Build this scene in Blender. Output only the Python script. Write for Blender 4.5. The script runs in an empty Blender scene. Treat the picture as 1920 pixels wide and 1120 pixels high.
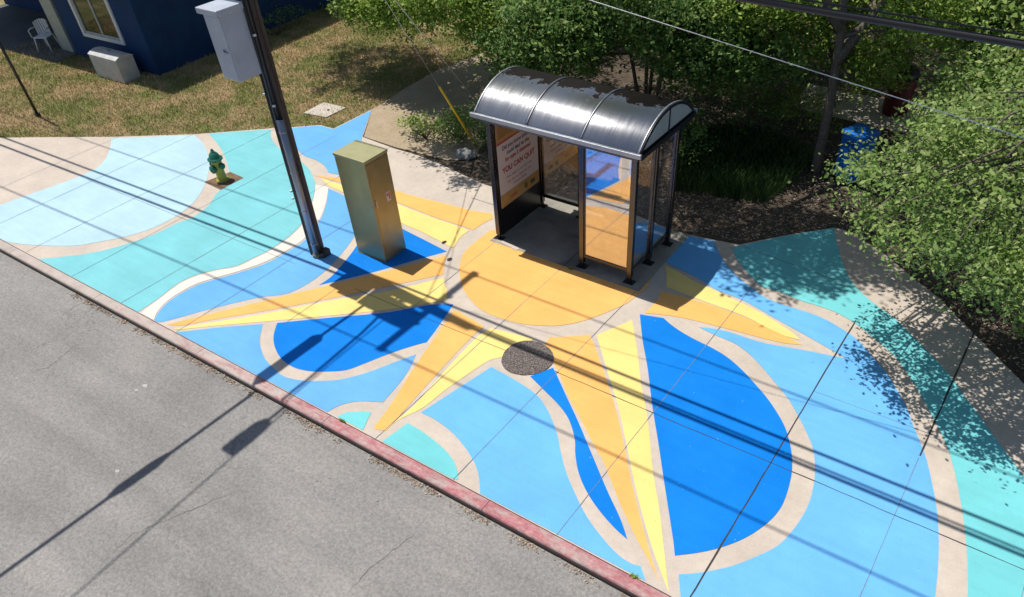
import bpy, bmesh, math, random
import numpy as np
from mathutils import Vector, Matrix
C = bpy.context.scene.collection
RNG = np.random.default_rng(11)
random.seed(5)

# ---------------------------------------------------------------- camera
F, CX, CY = 1356.9408, 1012.1413, 779.0118
ROT = (0.7815955, 0.0419542, 0.5981326)
CAM = np.array([8.02988, -9.79630, 7.68917])
cd = bpy.data.cameras.new('camera'); cam = bpy.data.objects.new('camera', cd); C.objects.link(cam)
cd.sensor_width = 36; cd.lens = F/1920*36
cd.shift_x = (960-CX)/1920; cd.shift_y = (CY-560)/1920
cd.clip_start = .1; cd.clip_end = 500
cam.location = CAM; cam.rotation_euler = ROT
sc = bpy.context.scene; sc.camera = cam
sc.view_settings.view_transform = 'Standard'; sc.view_settings.look = 'None'
sc.view_settings.exposure = 0.0; sc.view_settings.gamma = 1
# ---------------------------------------------------------------- world + sun
SUNV = Vector((-.36, .03, 1)).normalized()
w = bpy.data.worlds.new('World'); sc.world = w; w.use_nodes = True
nt = w.node_tree; nt.nodes.clear()
sky = nt.nodes.new('ShaderNodeTexSky'); sky.sky_type = 'NISHITA'; sky.sun_disc = False
sky.sun_elevation = math.asin(SUNV.z); sky.sun_rotation = math.atan2(SUNV.x, SUNV.y)
bg = nt.nodes.new('ShaderNodeBackground'); bg.inputs[1].default_value = .088
wo = nt.nodes.new('ShaderNodeOutputWorld')
nt.links.new(sky.outputs[0], bg.inputs[0]); nt.links.new(bg.outputs[0], wo.inputs[0])
sd = bpy.data.lights.new('sun', 'SUN'); sd.energy = 4.7; sd.angle = math.radians(.53); sd.color = (1, .955, .88)
sun = bpy.data.objects.new('sun', sd); C.objects.link(sun)
sun.rotation_euler = (-SUNV).to_track_quat('-Z', 'Y').to_euler(); sun.location = (0, 0, 40)

# ---------------------------------------------------------------- ground-plane survey helper
RM = np.array(cam.rotation_euler.to_matrix())
def bp(x, y, z=0.):
    d = RM @ np.array([(x-CX)/F, -(y-CY)/F, -1.]); t = (z-CAM[2])/d[2]; p = CAM+t*d
    return (float(p[0]), float(p[1]))

# ---------------------------------------------------------------- helpers
def tag(o, label=None, cat=None, group=None, kind=None):
    if label: o['label'] = label
    if cat: o['category'] = cat
    if group: o['group'] = group
    if kind: o['kind'] = kind
    return o
def link(name, me, parent=None):
    o = bpy.data.objects.new(name, me); C.objects.link(o)
    if parent: o.parent = parent
    return o
def thing(name, label, cat, loc=(0, 0, 0), rz=0, group=None):
    o = bpy.data.objects.new(name, None); C.objects.link(o); o.location = loc; o.rotation_euler = (0, 0, rz)
    o.empty_display_size = .2
    return tag(o, label, cat, group)
class MB:
    def __init__(s): s.bm = bmesh.new(); s.mi = 0
    def _fin(s, verts):
        for v in verts:
            for f in v.link_faces: f.material_index = s.mi
    def box(s, a, b, rz=0, mat=None, piv=None):
        cx, cy, cz = [(a[i]+b[i])/2 for i in range(3)]
        r = bmesh.ops.create_cube(s.bm, size=1)['verts']
        M = Matrix.Translation((cx, cy, cz)) @ Matrix.Rotation(rz, 4, 'Z') @ Matrix.Diagonal([abs(b[i]-a[i]) for i in range(3)]+[1])
        if mat is not None: M = mat @ M
        bmesh.ops.transform(s.bm, matrix=M, verts=r); s._fin(r); return s
    def tube(s, pts, rad, n=10, cap=True):
        pts = [Vector(p) for p in pts]
        rs = rad if isinstance(rad, (list, tuple)) else [rad]*len(pts)
        rings = []; up = Vector((0, 0, 1))
        for i, p in enumerate(pts):
            t = (pts[min(i+1, len(pts)-1)]-pts[max(i-1, 0)]).normalized()
            u = t.cross(up if abs(t.z) < .95 else Vector((1, 0, 0))).normalized(); v = t.cross(u)
            if i and rings:
                pass
            rings.append([s.bm.verts.new(p+(u*math.cos(a)+v*math.sin(a))*rs[i]) for a in [2*math.pi*k/n for k in range(n)]])
        fs = []
        for i in range(len(rings)-1):
            for k in range(n):
                fs.append(s.bm.faces.new((rings[i][k], rings[i][(k+1) % n], rings[i+1][(k+1) % n], rings[i+1][k])))
        if cap:
            fs.append(s.bm.faces.new(rings[0])); fs.append(s.bm.faces.new(rings[-1]))
        for f in fs: f.material_index = s.mi; f.smooth = True
        return s
    def lathe(s, prof, n=24, c=(0, 0), mat=None):
        rings = []
        for (r, z) in prof:
            rings.append([s.bm.verts.new((c[0]+r*math.cos(2*math.pi*k/n), c[1]+r*math.sin(2*math.pi*k/n), z)) for k in range(n)])
        vs = [v for r in rings for v in r]
        for i in range(len(rings)-1):
            for k in range(n):
                f = s.bm.faces.new((rings[i][k], rings[i][(k+1) % n], rings[i+1][(k+1) % n], rings[i+1][k])); f.smooth = True; f.material_index = s.mi
        for r in (rings[0], rings[-1]): s.bm.faces.new(r).material_index = s.mi
        if mat is not None: bmesh.ops.transform(s.bm, matrix=mat, verts=vs)
        return s
    def prism(s, poly, z0, z1):
        lo = [s.bm.verts.new((x, y, z0)) for x, y in poly]; hi = [s.bm.verts.new((x, y, z1)) for x, y in poly]
        n = len(poly); fs = [s.bm.faces.new(hi), s.bm.faces.new(lo[::-1])]
        for i in range(n): fs.append(s.bm.faces.new((lo[i], lo[(i+1) % n], hi[(i+1) % n], hi[i])))
        for f in fs: f.material_index = s.mi
        return s
    def sheet(s, poly, z):
        f = s.bm.faces.new([s.bm.verts.new((x, y, z)) for x, y in poly]); f.normal_update()
        if f.normal.z < 0: f.normal_flip()
        f.material_index = s.mi; return s
    def build(s, name, mats, parent=None, bevel=0, smooth=False, seg=2):
        bmesh.ops.recalc_face_normals(s.bm, faces=s.bm.faces)
        me = bpy.data.meshes.new(name); s.bm.to_mesh(me); s.bm.free()
        for m in (mats if isinstance(mats, (list, tuple)) else [mats]): me.materials.append(m)
        if smooth: me.shade_smooth()
        o = link(name, me, parent)
        if bevel:
            b = o.modifiers.new('bevel', 'BEVEL'); b.width = bevel; b.segments = seg; b.limit_method = 'ANGLE'; b.angle_limit = .6
        return o
    def build_flat(s, name, mats, parent=None):
        for f in s.bm.faces:
            f.normal_update()
            if f.normal.z < 0: f.normal_flip()
        me = bpy.data.meshes.new(name); s.bm.to_mesh(me); s.bm.free()
        for m in (mats if isinstance(mats, (list, tuple)) else [mats]): me.materials.append(m)
        return link(name, me, parent)

# ---------------------------------------------------------------- materials
class G:
    def __init__(s, name):
        s.m = bpy.data.materials.new(name); s.m.use_nodes = True; s.t = s.m.node_tree
        s.b = s.t.nodes['Principled BSDF']; s.out = s.t.nodes['Material Output']
        s.co = s.n('ShaderNodeNewGeometry').outputs['Position']
    def n(s, ty, **k):
        x = s.t.nodes.new(ty)
        for a, v in k.items(): setattr(x, a, v)
        return x
    def l(s, a, b): s.t.links.new(a, b)
    def noise(s, scale, det=3, rough=.5, vec=None, dist=0):
        x = s.n('ShaderNodeTexNoise'); x.inputs['Scale'].default_value = scale; x.inputs['Detail'].default_value = det
        x.inputs['Roughness'].default_value = rough; x.inputs['Distortion'].default_value = dist
        s.l(vec or s.co, x.inputs['Vector']); return x.outputs['Fac']
    def ramp(s, fac, stops):
        r = s.n('ShaderNodeValToRGB'); e = r.color_ramp.elements
        while len(e) < len(stops): e.new(.5)
        for i, (p, c) in enumerate(stops):
            e[i].position = p; e[i].color = (c if isinstance(c, (tuple, list)) else (c, c, c))[:3]+(1,) if isinstance(c, (tuple, list)) else (c, c, c, 1)
        s.l(fac, r.inputs[0]); return r.outputs[0]
    def mix(s, fac, a, b, mode='MIX'):
        x = s.n('ShaderNodeMix', data_type='RGBA', blend_type=mode)
        for sock, v in ((x.inputs[0], fac), (x.inputs[6], a), (x.inputs[7], b)):
            if isinstance(v, (int, float)): sock.default_value = v
            elif isinstance(v, (tuple, list)): sock.default_value = tuple(v)[:3]+(1,)
            else: s.l(v, sock)
        return x.outputs[2]
    def mapv(s, scale=(1, 1, 1), rot=(0, 0, 0), vec=None):
        x = s.n('ShaderNodeMapping'); x.inputs['Scale'].default_value = scale; x.inputs['Rotation'].default_value = rot
        s.l(vec or s.co, x.inputs['Vector']); return x.outputs[0]
    def bump(s, h, strength=.3, dist=.01):
        x = s.n('ShaderNodeBump'); x.inputs['Strength'].default_value = strength; x.inputs['Distance'].default_value = dist
        s.l(h, x.inputs['Height']); s.l(x.outputs[0], s.b.inputs['Normal']); return x
    def fin(s, col=None, rough=.6, metal=0, spec=.5):
        if col is not None:
            if isinstance(col, (tuple, list)): s.b.inputs['Base Color'].default_value = tuple(col)[:3]+(1,)
            else: s.l(col, s.b.inputs['Base Color'])
        if isinstance(rough, (int, float)): s.b.inputs['Roughness'].default_value = rough
        else: s.l(rough, s.b.inputs['Roughness'])
        s.b.inputs['Metallic'].default_value = metal; s.b.inputs['Specular IOR Level'].default_value = spec
        return s.m

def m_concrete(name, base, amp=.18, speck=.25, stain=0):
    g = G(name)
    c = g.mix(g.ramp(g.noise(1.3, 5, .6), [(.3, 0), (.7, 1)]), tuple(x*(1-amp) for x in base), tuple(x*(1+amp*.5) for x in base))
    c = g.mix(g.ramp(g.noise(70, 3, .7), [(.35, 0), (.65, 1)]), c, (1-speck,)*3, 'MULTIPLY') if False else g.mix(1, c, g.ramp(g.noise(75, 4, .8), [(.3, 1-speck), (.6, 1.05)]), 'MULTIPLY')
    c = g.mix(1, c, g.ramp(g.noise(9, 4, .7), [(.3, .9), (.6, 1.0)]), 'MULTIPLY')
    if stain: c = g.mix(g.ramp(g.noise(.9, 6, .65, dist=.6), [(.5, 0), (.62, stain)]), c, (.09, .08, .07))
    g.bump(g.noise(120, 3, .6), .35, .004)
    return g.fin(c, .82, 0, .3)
def m_paint(name, base, wear=.5):
    g = G(name)
    dk = tuple(x*.90 for x in base); lt = tuple(min(1, x*1.04+.004) for x in base)
    c = g.mix(g.ramp(g.noise(.9, 6, .62), [(.35, 0), (.68, 1)]), dk, lt)
    # roller strokes
    c = g.mix(1, c, g.ramp(g.noise(1, 3, .5, g.mapv((1.1, 9, 1), (0, 0, .5))), [(.3, .955), (.7, 1.02)]), 'MULTIPLY')
    c = g.mix(1, c, g.ramp(g.noise(95, 3, .7), [(.28, .86), (.5, 1.0)]), 'MULTIPLY')
    # dirt specks and pinholes that show concrete
    c = g.mix(g.ramp(g.noise(23, 2, .4), [(.755, 0), (.775, wear)]), c, (.45, .40, .35))
    c = g.mix(g.ramp(g.noise(31, 2, .4), [(.235, wear), (.25, 0)]), c, (.05, .06, .07))
    c = g.mix(g.ramp(g.noise(3.1, 7, .75, dist=1.2), [(.66, 0), (.8, .16)]), c, (.2, .19, .18))
    c = g.mix(g.ramp(g.noise(1.7, 9, .8, g.mapv((.35, 2.4, 1), (0, 0, .9)), 1.5), [(.60, 0), (.72, .22)]), c, tuple(x*.55+.05 for x in base))
    c = g.mix(g.ramp(g.noise(6, 8, .85), [(.63, 0), (.75, .25)]), c, (.55, .5, .45))
    g.bump(g.noise(120, 3, .6), .3, .003)
    return g.fin(c, .7, 0, .12)
def m_plain(name, base, rough=.5, metal=0, amp=.12, scale=6, spec=.5, bump=0):
    g = G(name)
    c = g.mix(g.ramp(g.noise(scale, 5, .6), [(.3, 0), (.7, 1)]), tuple(x*(1-amp) for x in base), tuple(min(1, x*(1+amp)) for x in base))
    if bump: g.bump(g.noise(scale*6, 3, .6), bump, .004)
    return g.fin(c, rough, metal, spec)

ORANGE = m_paint('paint_orange', (.88, .46, .14)); YELLOW = m_paint('paint_yellow', (.88, .665, .23))
DEEP = m_paint('paint_deep_blue', (.001, .20, .70)); LIGHT = m_paint('paint_light_blue', (.15, .45, .84))
MID = m_paint('paint_mid_blue', (.145, .41, .78)); AQUA = m_paint('paint_aqua', (.20, .545, .59))
AQUAL = m_paint('paint_pale_aqua', (.175, .585, .615)); PALE = m_paint('paint_pale_blue', (.44, .63, .73))
WHITEC = m_concrete('white_concrete', (.70, .66, .60), .06, .1)
CONC = m_concrete('concrete', (.58, .50, .425), .12, .22)
CONCB = m_concrete('concrete_new', (.56, .50, .44), .1, .15)
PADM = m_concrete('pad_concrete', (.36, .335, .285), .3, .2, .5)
JOINT = m_plain('joint', (.035, .035, .04), .9, 0, .4, 20)
JOINTS = m_plain('joint_soft', (.15, .19, .22), .9, 0, .3, 20)

def m_asphalt():
    g = G('asphalt')
    c = g.mix(g.ramp(g.noise(.35, 6, .6), [(.3, 0), (.7, 1)]), (.208, .20, .192), (.30, .285, .267))
    c = g.mix(1, c, g.ramp(g.noise(85, 5, .85), [(.3, .62), (.5, 1.0), (.68, 1.35)]), 'MULTIPLY')
    c = g.mix(1, c, g.ramp(g.noise(24, 6, .95), [(.30, .45), (.5, 1.0), (.70, 1.55)]), 'MULTIPLY')
    c = g.mix(1, c, g.ramp(g.noise(.8, 4, .6, g.mapv((.25, 2.2, 1), (0, 0, -.05))), [(.35, .88), (.65, 1.06)]), 'MULTIPLY')
    c = g.mix(g.ramp(g.noise(2.2, 4, .6), [(.70, 0), (.76, .35)]), c, (.42, .41, .40))
    c = g.mix(g.ramp(g.noise(17, 2, .5), [(.75, 0), (.77, .7)]), c, (.05, .05, .05))
    # hairline cracks
    v = g.n('ShaderNodeTexVoronoi', feature='DISTANCE_TO_EDGE'); v.inputs['Scale'].default_value = .33
    wv = g.n('ShaderNodeVectorMath', operation='ADD'); nn = g.n('ShaderNodeTexNoise'); nn.inputs['Scale'].default_value = 1.6; nn.inputs['Detail'].default_value = 8
    nn.inputs['Roughness'].default_value = .7
    g.l(g.co, nn.inputs['Vector']); g.l(g.co, wv.inputs[0]); g.l(nn.outputs['Color'], wv.inputs[1]); g.l(wv.outputs[0], v.inputs['Vector'])
    k = g.mix(1, g.ramp(v.outputs['Distance'], [(.0, 1), (.0035, 0)]), g.ramp(g.noise(.5, 2, .5), [(.45, 0), (.62, .65)]), 'MULTIPLY')
    c = g.mix(k, c, (.06, .06, .06))
    g.bump(g.noise(85, 5, .85), .6, .006)
    return g.fin(c, .85, 0, .3)
def m_kerb():
    g = G('kerb_paint')
    base = g.mix(g.ramp(g.noise(70, 4, .8), [(.3, 0), (.65, 1)]), (.36, .30, .27), (.56, .49, .44))
    red = g.mix(g.ramp(g.noise(12, 5, .7), [(.3, 0), (.7, 1)]), (.37, .095, .12), (.50, .20, .22))
    sx = g.n('ShaderNodeSeparateXYZ'); g.l(g.co, sx.inputs[0])
    mr = g.n('ShaderNodeMapRange'); g.l(sx.outputs[0], mr.inputs[0]); mr.inputs[1].default_value = -8; mr.inputs[2].default_value = 1.5
    mr.inputs[3].default_value = -.17; mr.inputs[4].default_value = .085
    ad = g.n('ShaderNodeMath', operation='ADD'); g.l(g.noise(5, 8, .85, g.mapv((.35, 1, 1))), ad.inputs[0]); g.l(mr.outputs[0], ad.inputs[1])
    c = g.mix(g.ramp(ad.outputs[0], [(.46, 0), (.62, .9)]), base, red)
    c = g.mix(1, c, g.ramp(g.noise(3, 5, .7), [(.3, .8), (.65, 1.05)]), 'MULTIPLY')
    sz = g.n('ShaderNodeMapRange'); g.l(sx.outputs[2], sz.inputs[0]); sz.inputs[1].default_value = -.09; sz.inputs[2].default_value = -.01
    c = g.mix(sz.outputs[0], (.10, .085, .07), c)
    g.bump(g.noise(60, 4, .7), .5, .006)
    return g.fin(c, .85, 0, .25)
def m_soil(name, a, b, cc, scale=2.2):
    g = G(name)
    c = g.mix(g.ramp(g.noise(scale, 8, .7), [(.35, 0), (.65, 1)]), a, b)
    c = g.mix(g.ramp(g.noise(26, 5, .8), [(.5, 0), (.68, .8)]), c, cc)
    c = g.mix(1, c, g.ramp(g.noise(60, 4, .8), [(.3, .6), (.6, 1.1)]), 'MULTIPLY')
    g.bump(g.noise(22, 6, .8), .9, .03)
    return g.fin(c, .95, 0, .15)
ASPH = m_asphalt(); KERB = m_kerb()
SOIL = m_soil('mulch', (.06, .045, .034), (.13, .10, .075), (.26, .21, .16))
SAND = m_soil('dry_dirt', (.42, .33, .22), (.52, .42, .30), (.26, .19, .12))
def m_lawn():
    g = G('lawn_turf')
    c = g.mix(g.ramp(g.noise(.8, 8, .72), [(.42, 0), (.56, 1)]), (.46, .34, .19), (.17, .21, .055))
    c = g.mix(g.ramp(g.noise(3.5, 6, .75), [(.40, 0), (.66, .75)]), c, (.30, .22, .12))
    c = g.mix(1, c, g.ramp(g.noise(30, 5, .85), [(.3, .5), (.65, 1.25)]), 'MULTIPLY')
    g.bump(g.noise(35, 5, .85), 1, .03)
    return g.fin(c, .95, 0, .1)
LAWN = m_lawn()
def m_blade():
    g = G('grass_blade')
    oi = g.n('ShaderNodeNewGeometry')
    c = g.mix(g.ramp(g.noise(.8, 8, .72), [(.42, 0), (.56, 1)]), (.56, .42, .22), (.22, .26, .07))
    c = g.mix(g.ramp(g.noise(2.6, 6, .8), [(.52, 0), (.6, .7)]), c, (.30, .21, .13))
    c = g.mix(g.ramp(oi.outputs['Random Per Island'], [(.3, 0), (1, .8)]), c, (.50, .40, .22))
    return g.fin(c, .8, 0, .2)
BLADE = m_blade()
def m_leaf(name, a, b, c3, trans=.34, scale=1.3):
    g = G(name)
    ge = g.n('ShaderNodeNewGeometry')
    c = g.mix(g.ramp(g.noise(scale, 4, .6), [(.36, 0), (.64, 1)]), a, b)
    c = g.mix(g.ramp(ge.outputs['Random Per Island'], [(.5, 0), (1, .8)]), c, c3)
    g.fin(c, .5, 0, .22)
    tr = g.n('ShaderNodeBsdfTranslucent'); g.l(c, tr.inputs[0])
    mx = g.n('ShaderNodeMixShader'); mx.inputs[0].default_value = trans
    g.l(g.b.outputs[0], mx.inputs[1]); g.l(tr.outputs[0], mx.inputs[2]); g.l(mx.outputs[0], g.out.inputs[0])
    return g.m
LEAF_Y = m_leaf('leaf_bright', (.15, .28, .04), (.29, .42, .07), (.50, .56, .16))
LEAF_R = m_leaf('leaf_sage', (.13, .23, .055), (.25, .37, .09), (.48, .54, .22))
LEAF_D = m_leaf('leaf_dark', (.06, .15, .038), (.15, .27, .06), (.36, .45, .14))
LEAF_B = m_leaf('leaf_brown', (.16, .12, .06), (.11, .13, .045), (.30, .22, .12), .15)
GRASSD = m_leaf('blade_dark', (.03, .07, .02), (.06, .12, .03), (.10, .15, .05), .15)
LITTER = m_leaf('litter', (.22, .165, .12), (.40, .32, .25), (.58, .48, .38), .05, 3)
BARK = m_soil('bark', (.12, .10, .085), (.20, .17, .145), (.30, .27, .24), 4)
def m_wood():
    g = G('pole_wood')
    v = g.mapv((9, 9, .5))
    c = g.mix(g.ramp(g.noise(2, 6, .7, v), [(.35, 0), (.65, 1)]), (.05, .036, .030), (.17, .115, .095))
    c = g.mix(1, c, g.ramp(g.noise(9, 4, .8, g.mapv((12, 12, .8))), [(.3, .55), (.6, 1.1)]), 'MULTIPLY')
    g.bump(g.noise(4, 5, .7, v), .6, .01)
    return g.fin(c, .8, 0, .3)
WOOD = m_wood()
def m_metal(name, base, rough, metal=1, amp=.08, aniso=0, streak=None):
    g = G(name)
    c = g.mix(g.ramp(g.noise(3, 5, .6), [(.3, 0), (.7, 1)]), tuple(x*(1-amp) for x in base), base)
    if streak:
        c = g.mix(1, c, g.ramp(g.noise(2, 4, .6, g.mapv(streak)), [(.3, .9), (.7, 1.05)]), 'MULTIPLY')
        r = g.ramp(g.noise(2, 4, .6, g.mapv(streak)), [(.3, rough*.8), (.7, rough*1.25)])
    else: r = g.ramp(g.noise(5, 5, .7), [(.3, rough*.8), (.7, rough*1.3)])
    return g.fin(c, r, metal, .5)
ROOFM = m_metal('brushed_aluminium', (.50, .50, .52), .34, .92, .1, 0, (34, 1.2, 1.2))
_b = ROOFM.node_tree.nodes['Principled BSDF']; _b.inputs['Anisotropic'].default_value = .93; _b.inputs['Anisotropic Rotation'].default_value = 0
_t = ROOFM.node_tree.nodes.new('ShaderNodeTangent'); _t.direction_type = 'UV_MAP'; _t.uv_map = 'UVMap'; ROOFM.node_tree.links.new(_t.outputs[0], _b.inputs['Tangent'])
def roof_dark_patches():  # ragged dark brown patches mixed into the metal, spreading towards the rear
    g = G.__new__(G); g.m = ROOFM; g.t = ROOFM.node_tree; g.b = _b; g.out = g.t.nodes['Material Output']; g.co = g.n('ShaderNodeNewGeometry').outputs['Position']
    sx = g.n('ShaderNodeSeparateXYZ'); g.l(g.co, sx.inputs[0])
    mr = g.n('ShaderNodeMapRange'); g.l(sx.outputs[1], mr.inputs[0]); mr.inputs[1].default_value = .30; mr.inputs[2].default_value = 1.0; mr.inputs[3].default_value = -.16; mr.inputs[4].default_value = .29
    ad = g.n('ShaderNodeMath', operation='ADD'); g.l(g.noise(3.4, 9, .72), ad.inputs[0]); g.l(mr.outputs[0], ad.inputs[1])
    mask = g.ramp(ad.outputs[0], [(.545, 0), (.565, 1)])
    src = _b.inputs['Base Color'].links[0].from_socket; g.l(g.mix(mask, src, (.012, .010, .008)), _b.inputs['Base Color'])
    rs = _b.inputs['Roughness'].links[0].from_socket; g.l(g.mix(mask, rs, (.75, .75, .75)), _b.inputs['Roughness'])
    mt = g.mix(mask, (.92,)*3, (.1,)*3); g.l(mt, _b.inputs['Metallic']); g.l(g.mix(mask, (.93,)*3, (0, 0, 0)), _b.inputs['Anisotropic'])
roof_dark_patches(); _b.inputs['Specular IOR Level'].default_value = .1
FROST = m_plain('frosted_panel', (.36, .37, .36), .35, 0, .1)
FRAME = m_metal('dark_anodised', (.115, .11, .115), .24, .95, .1)
FRAMEK = m_plain('black_metal', (.012, .012, .015), .3, 0, .3, 5)
GALV = m_metal('galvanised', (.50, .52, .56), .38, .85, .15, 0, (8, 8, .6))
def m_glass():
    g = G('shelter_glass')
    t = g.n('ShaderNodeBsdfTransparent'); t.inputs[0].default_value = (.93, .94, .94, 1)
    gl = g.n('ShaderNodeBsdfGlossy'); gl.inputs['Roughness'].default_value = .015; gl.inputs['Color'].default_value = (.95, .95, 1, 1)
    lw = g.n('ShaderNodeLayerWeight'); lw.inputs[0].default_value = .5
    mr = g.n('ShaderNodeMapRange'); g.l(lw.outputs['Facing'], mr.inputs[0]); mr.inputs[3].default_value = .44; mr.inputs[4].default_value = .84
    mx = g.n('ShaderNodeMixShader'); g.l(mr.outputs[0], mx.inputs[0]); g.l(t.outputs[0], mx.inputs[1]); g.l(gl.outputs[0], mx.inputs[2])
    # dust film and scratches
    df = g.n('ShaderNodeBsdfDiffuse'); df.inputs[0].default_value = (.5, .48, .46, 1)
    m2 = g.n('ShaderNodeMixShader'); g.l(g.ramp(g.noise(7, 6, .8), [(.4, .02), (.75, .14)]), m2.inputs[0]); g.l(mx.outputs[0], m2.inputs[1]); g.l(df.outputs[0], m2.inputs[2])
    g.l(m2.outputs[0], g.out.inputs[0]); return g.m
GLASS = m_glass()
def m_winglass():
    g = G('window_glass'); t = g.n('ShaderNodeBsdfTransparent'); t.inputs[0].default_value = (.62, .68, .68, 1)
    gl = g.n('ShaderNodeBsdfGlossy'); gl.inputs['Roughness'].default_value = .03
    mx = g.n('ShaderNodeMixShader'); mx.inputs[0].default_value = .16; g.l(t.outputs[0], mx.inputs[1]); g.l(gl.outputs[0], mx.inputs[2]); g.l(mx.outputs[0], g.out.inputs[0]); return g.m
WGLASS = m_winglass()
CABM = m_metal('cabinet_paint', (.40, .33, .155), .36, .55, .12)
WHITEB = m_plain('white_powdercoat', (.44, .47, .54), .38, 0, .10, 3)
WHITEC2 = m_plain('weathered_white', (.50, .50, .49), .6, 0, .16, 4)
NAVY = m_plain('navy_wall', (.007, .042, .135), .75, 0, .18, 2.5, .3, .2)
TRIM = m_plain('white_trim', (.72, .74, .76), .5, 0, .05)
CREAM = m_plain('cream_panel', (.42, .45, .40), .6, 0, .1)
CURT = m_plain('curtain', (.42, .38, .27), .9, 0, .25, 9)
ROOFS = m_plain('roof_shingle', (.12, .11, .11), .9, 0, .3, 12)
HGREEN = m_plain('hydrant_green', (.010, .13, .085), .38, 0, .2, 12)
HYEL = m_plain('hydrant_yellow', (.40, .36, .045), .4, 0, .22, 10)
RUBBER = m_plain('black_rubber', (.018, .018, .02), .45, 0, .2)
YGUARD = m_plain('yellow_plastic', (.80, .52, .02), .4, 0, .08)
BLUEBOX = m_plain('blue_enamel', (.006, .16, .62), .4, 0, .1)
REDBOX = m_plain('dark_red', (.11, .012, .012), .5, 0, .2)
AGG = None
def m_agg():
    g = G('patch_aggregate')
    c = g.ramp(g.noise(55, 3, .8), [(.35, (.035, .03, .035)), (.5, (.10, .085, .08)), (.66, (.40, .33, .29))])
    g.bump(g.noise(95, 3, .8), .9, .01); return g.fin(c, .85, 0, .3)
AGG = m_agg()

# ---------------------------------------------------------------- curve smoothing
def smooth_poly(pts, ang=33, n=5, closed=True):
    P = [np.array(p, float) for p in pts]; N = len(P); out = []
    def turn(i):
        if not closed and (i == 0 or i == N-1): return True
        a = P[i]-P[(i-1) % N]; b = P[(i+1) % N]-P[i]
        c = np.dot(a, b)/(np.linalg.norm(a)*np.linalg.norm(b)+1e-9)
        return math.degrees(math.acos(max(-1, min(1, c)))) > ang
    cor = [turn(i) for i in range(N)]
    for i in range(N if closed else N-1):
        j = (i+1) % N; p0, p1 = P[i], P[j]; d = np.linalg.norm(p1-p0)
        def tang(k, d):
            if cor[k]: return None
            a, b = P[(k-1) % N], P[(k+1) % N]; t = (b-a); return t/(np.linalg.norm(t)+1e-9)*d
        t0, t1 = tang(i, d), tang(j, d); 
        if t0 is None and t1 is None: out.append(tuple(p0)); continue
        if t0 is None: t0 = (p1-p0)*1.5-t1*.5
        if t1 is None: t1 = (p1-p0)*1.5-t0*.5
        for s in range(n):
            u = s/n; h = (2*u**3-3*u**2+1, u**3-2*u**2+u, -2*u**3+3*u**2, u**3-u**2)
            out.append(tuple(h[0]*p0+h[1]*t0+h[2]*p1+h[3]*t1))
    if not closed: out.append(tuple(P[-1]))
    return out
def W(px): return [bp(x, y) for x, y in px]
def lat(tr): return [(a, b) for a, b in tr]

KY = -5.36            # back edge of the kerb
# ================================================================= SETTING
m = MB(); m.sheet([(-150, -150), (150, -150), (150, 150), (-150, 150)], -.17)
tag(m.build_flat('ground', SOIL), kind='structure')
m = MB(); m.sheet([(-90, -16), (90, -16), (90, KY-.195), (-90, KY-.195)], -.115)
tag(m.build_flat('road', ASPH), kind='structure')
# cracks and worn spots on the road
def road_line(px, w_, z):
    P = [Vector(bp(x, y, -.115)) for x, y in px]; m = MB()
    fine = []
    for a, b in zip(P[:-1], P[1:]):
        n = max(2, int((b-a).length/.07)); d = (b-a).normalized(); q = Vector((-d.y, d.x))
        for i in range(n): fine.append(a+(b-a)*i/n+q*random.uniform(-.016, .016))
    fine.append(P[-1]); L = []; R = []
    for i, p in enumerate(fine):
        d = (fine[min(i+1, len(fine)-1)]-fine[max(i-1, 0)]).normalized(); q = Vector((-d.y, d.x)); t = i/(len(fine)-1)
        ww = w_*random.uniform(.4, 1.5)*(.25+min(1, 4*t*(1-t))); L.append(m.bm.verts.new((p.x+q.x*ww, p.y+q.y*ww, z))); R.append(m.bm.verts.new((p.x-q.x*ww, p.y-q.y*ww, z)))
    for i in range(len(fine)-1): m.bm.faces.new((L[i], L[i+1], R[i+1], R[i]))
    return m
ROADC = m_plain('road_crack', (.075, .07, .07), .9, 0, .3, 20)
rd = bpy.data.objects['road']
for px in ([(460, 915), (400, 938), (340, 965), (290, 985), (250, 1000), (205, 1045), (170, 1080)], [(280, 985), (262, 1012), (250, 1022)], [(180, 560), (140, 575), (105, 600)], [(205, 560), (190, 548), (186, 535)], [(780, 1000), (700, 1060), (650, 1115)], [(150, 640), (90, 690), (50, 700)]):
    road_line(px, .0022, -.111).build_flat('crack', ROADC, rd)
def blot(c, rx, ry, mt, z=-.111):
    m = MB(); x, y = bp(c[0], c[1], -.115); m.sheet([(x+rx*math.cos(a)*random.uniform(.6, 1.15), y+ry*math.sin(a)*random.uniform(.6, 1.15)) for a in [k*math.pi/9 for k in range(18)]], z); m.build_flat('paint_fleck', mt, rd)
FLECK = m_plain('pale_fleck', (.42, .41, .40), .9, 0, .2, 20)
blot((220, 884), .035, .03, FLECK); blot((272, 724), .07, .035, FLECK); blot((256, 732), .04, .03, FLECK)
for c in ((378, 889), (358, 905), (595, 903), (618, 898), (708, 941), (100, 700), (610, 745)): blot(c, .014, .012, ROADC)
# planting ground raised to the level of the walk
m = MB(); m.sheet([(-60, KY+.05), (60, KY+.05), (60, 60), (-60, 60)], -.02)
tag(m.build_flat('planting_bed', SOIL), kind='structure')
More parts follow.
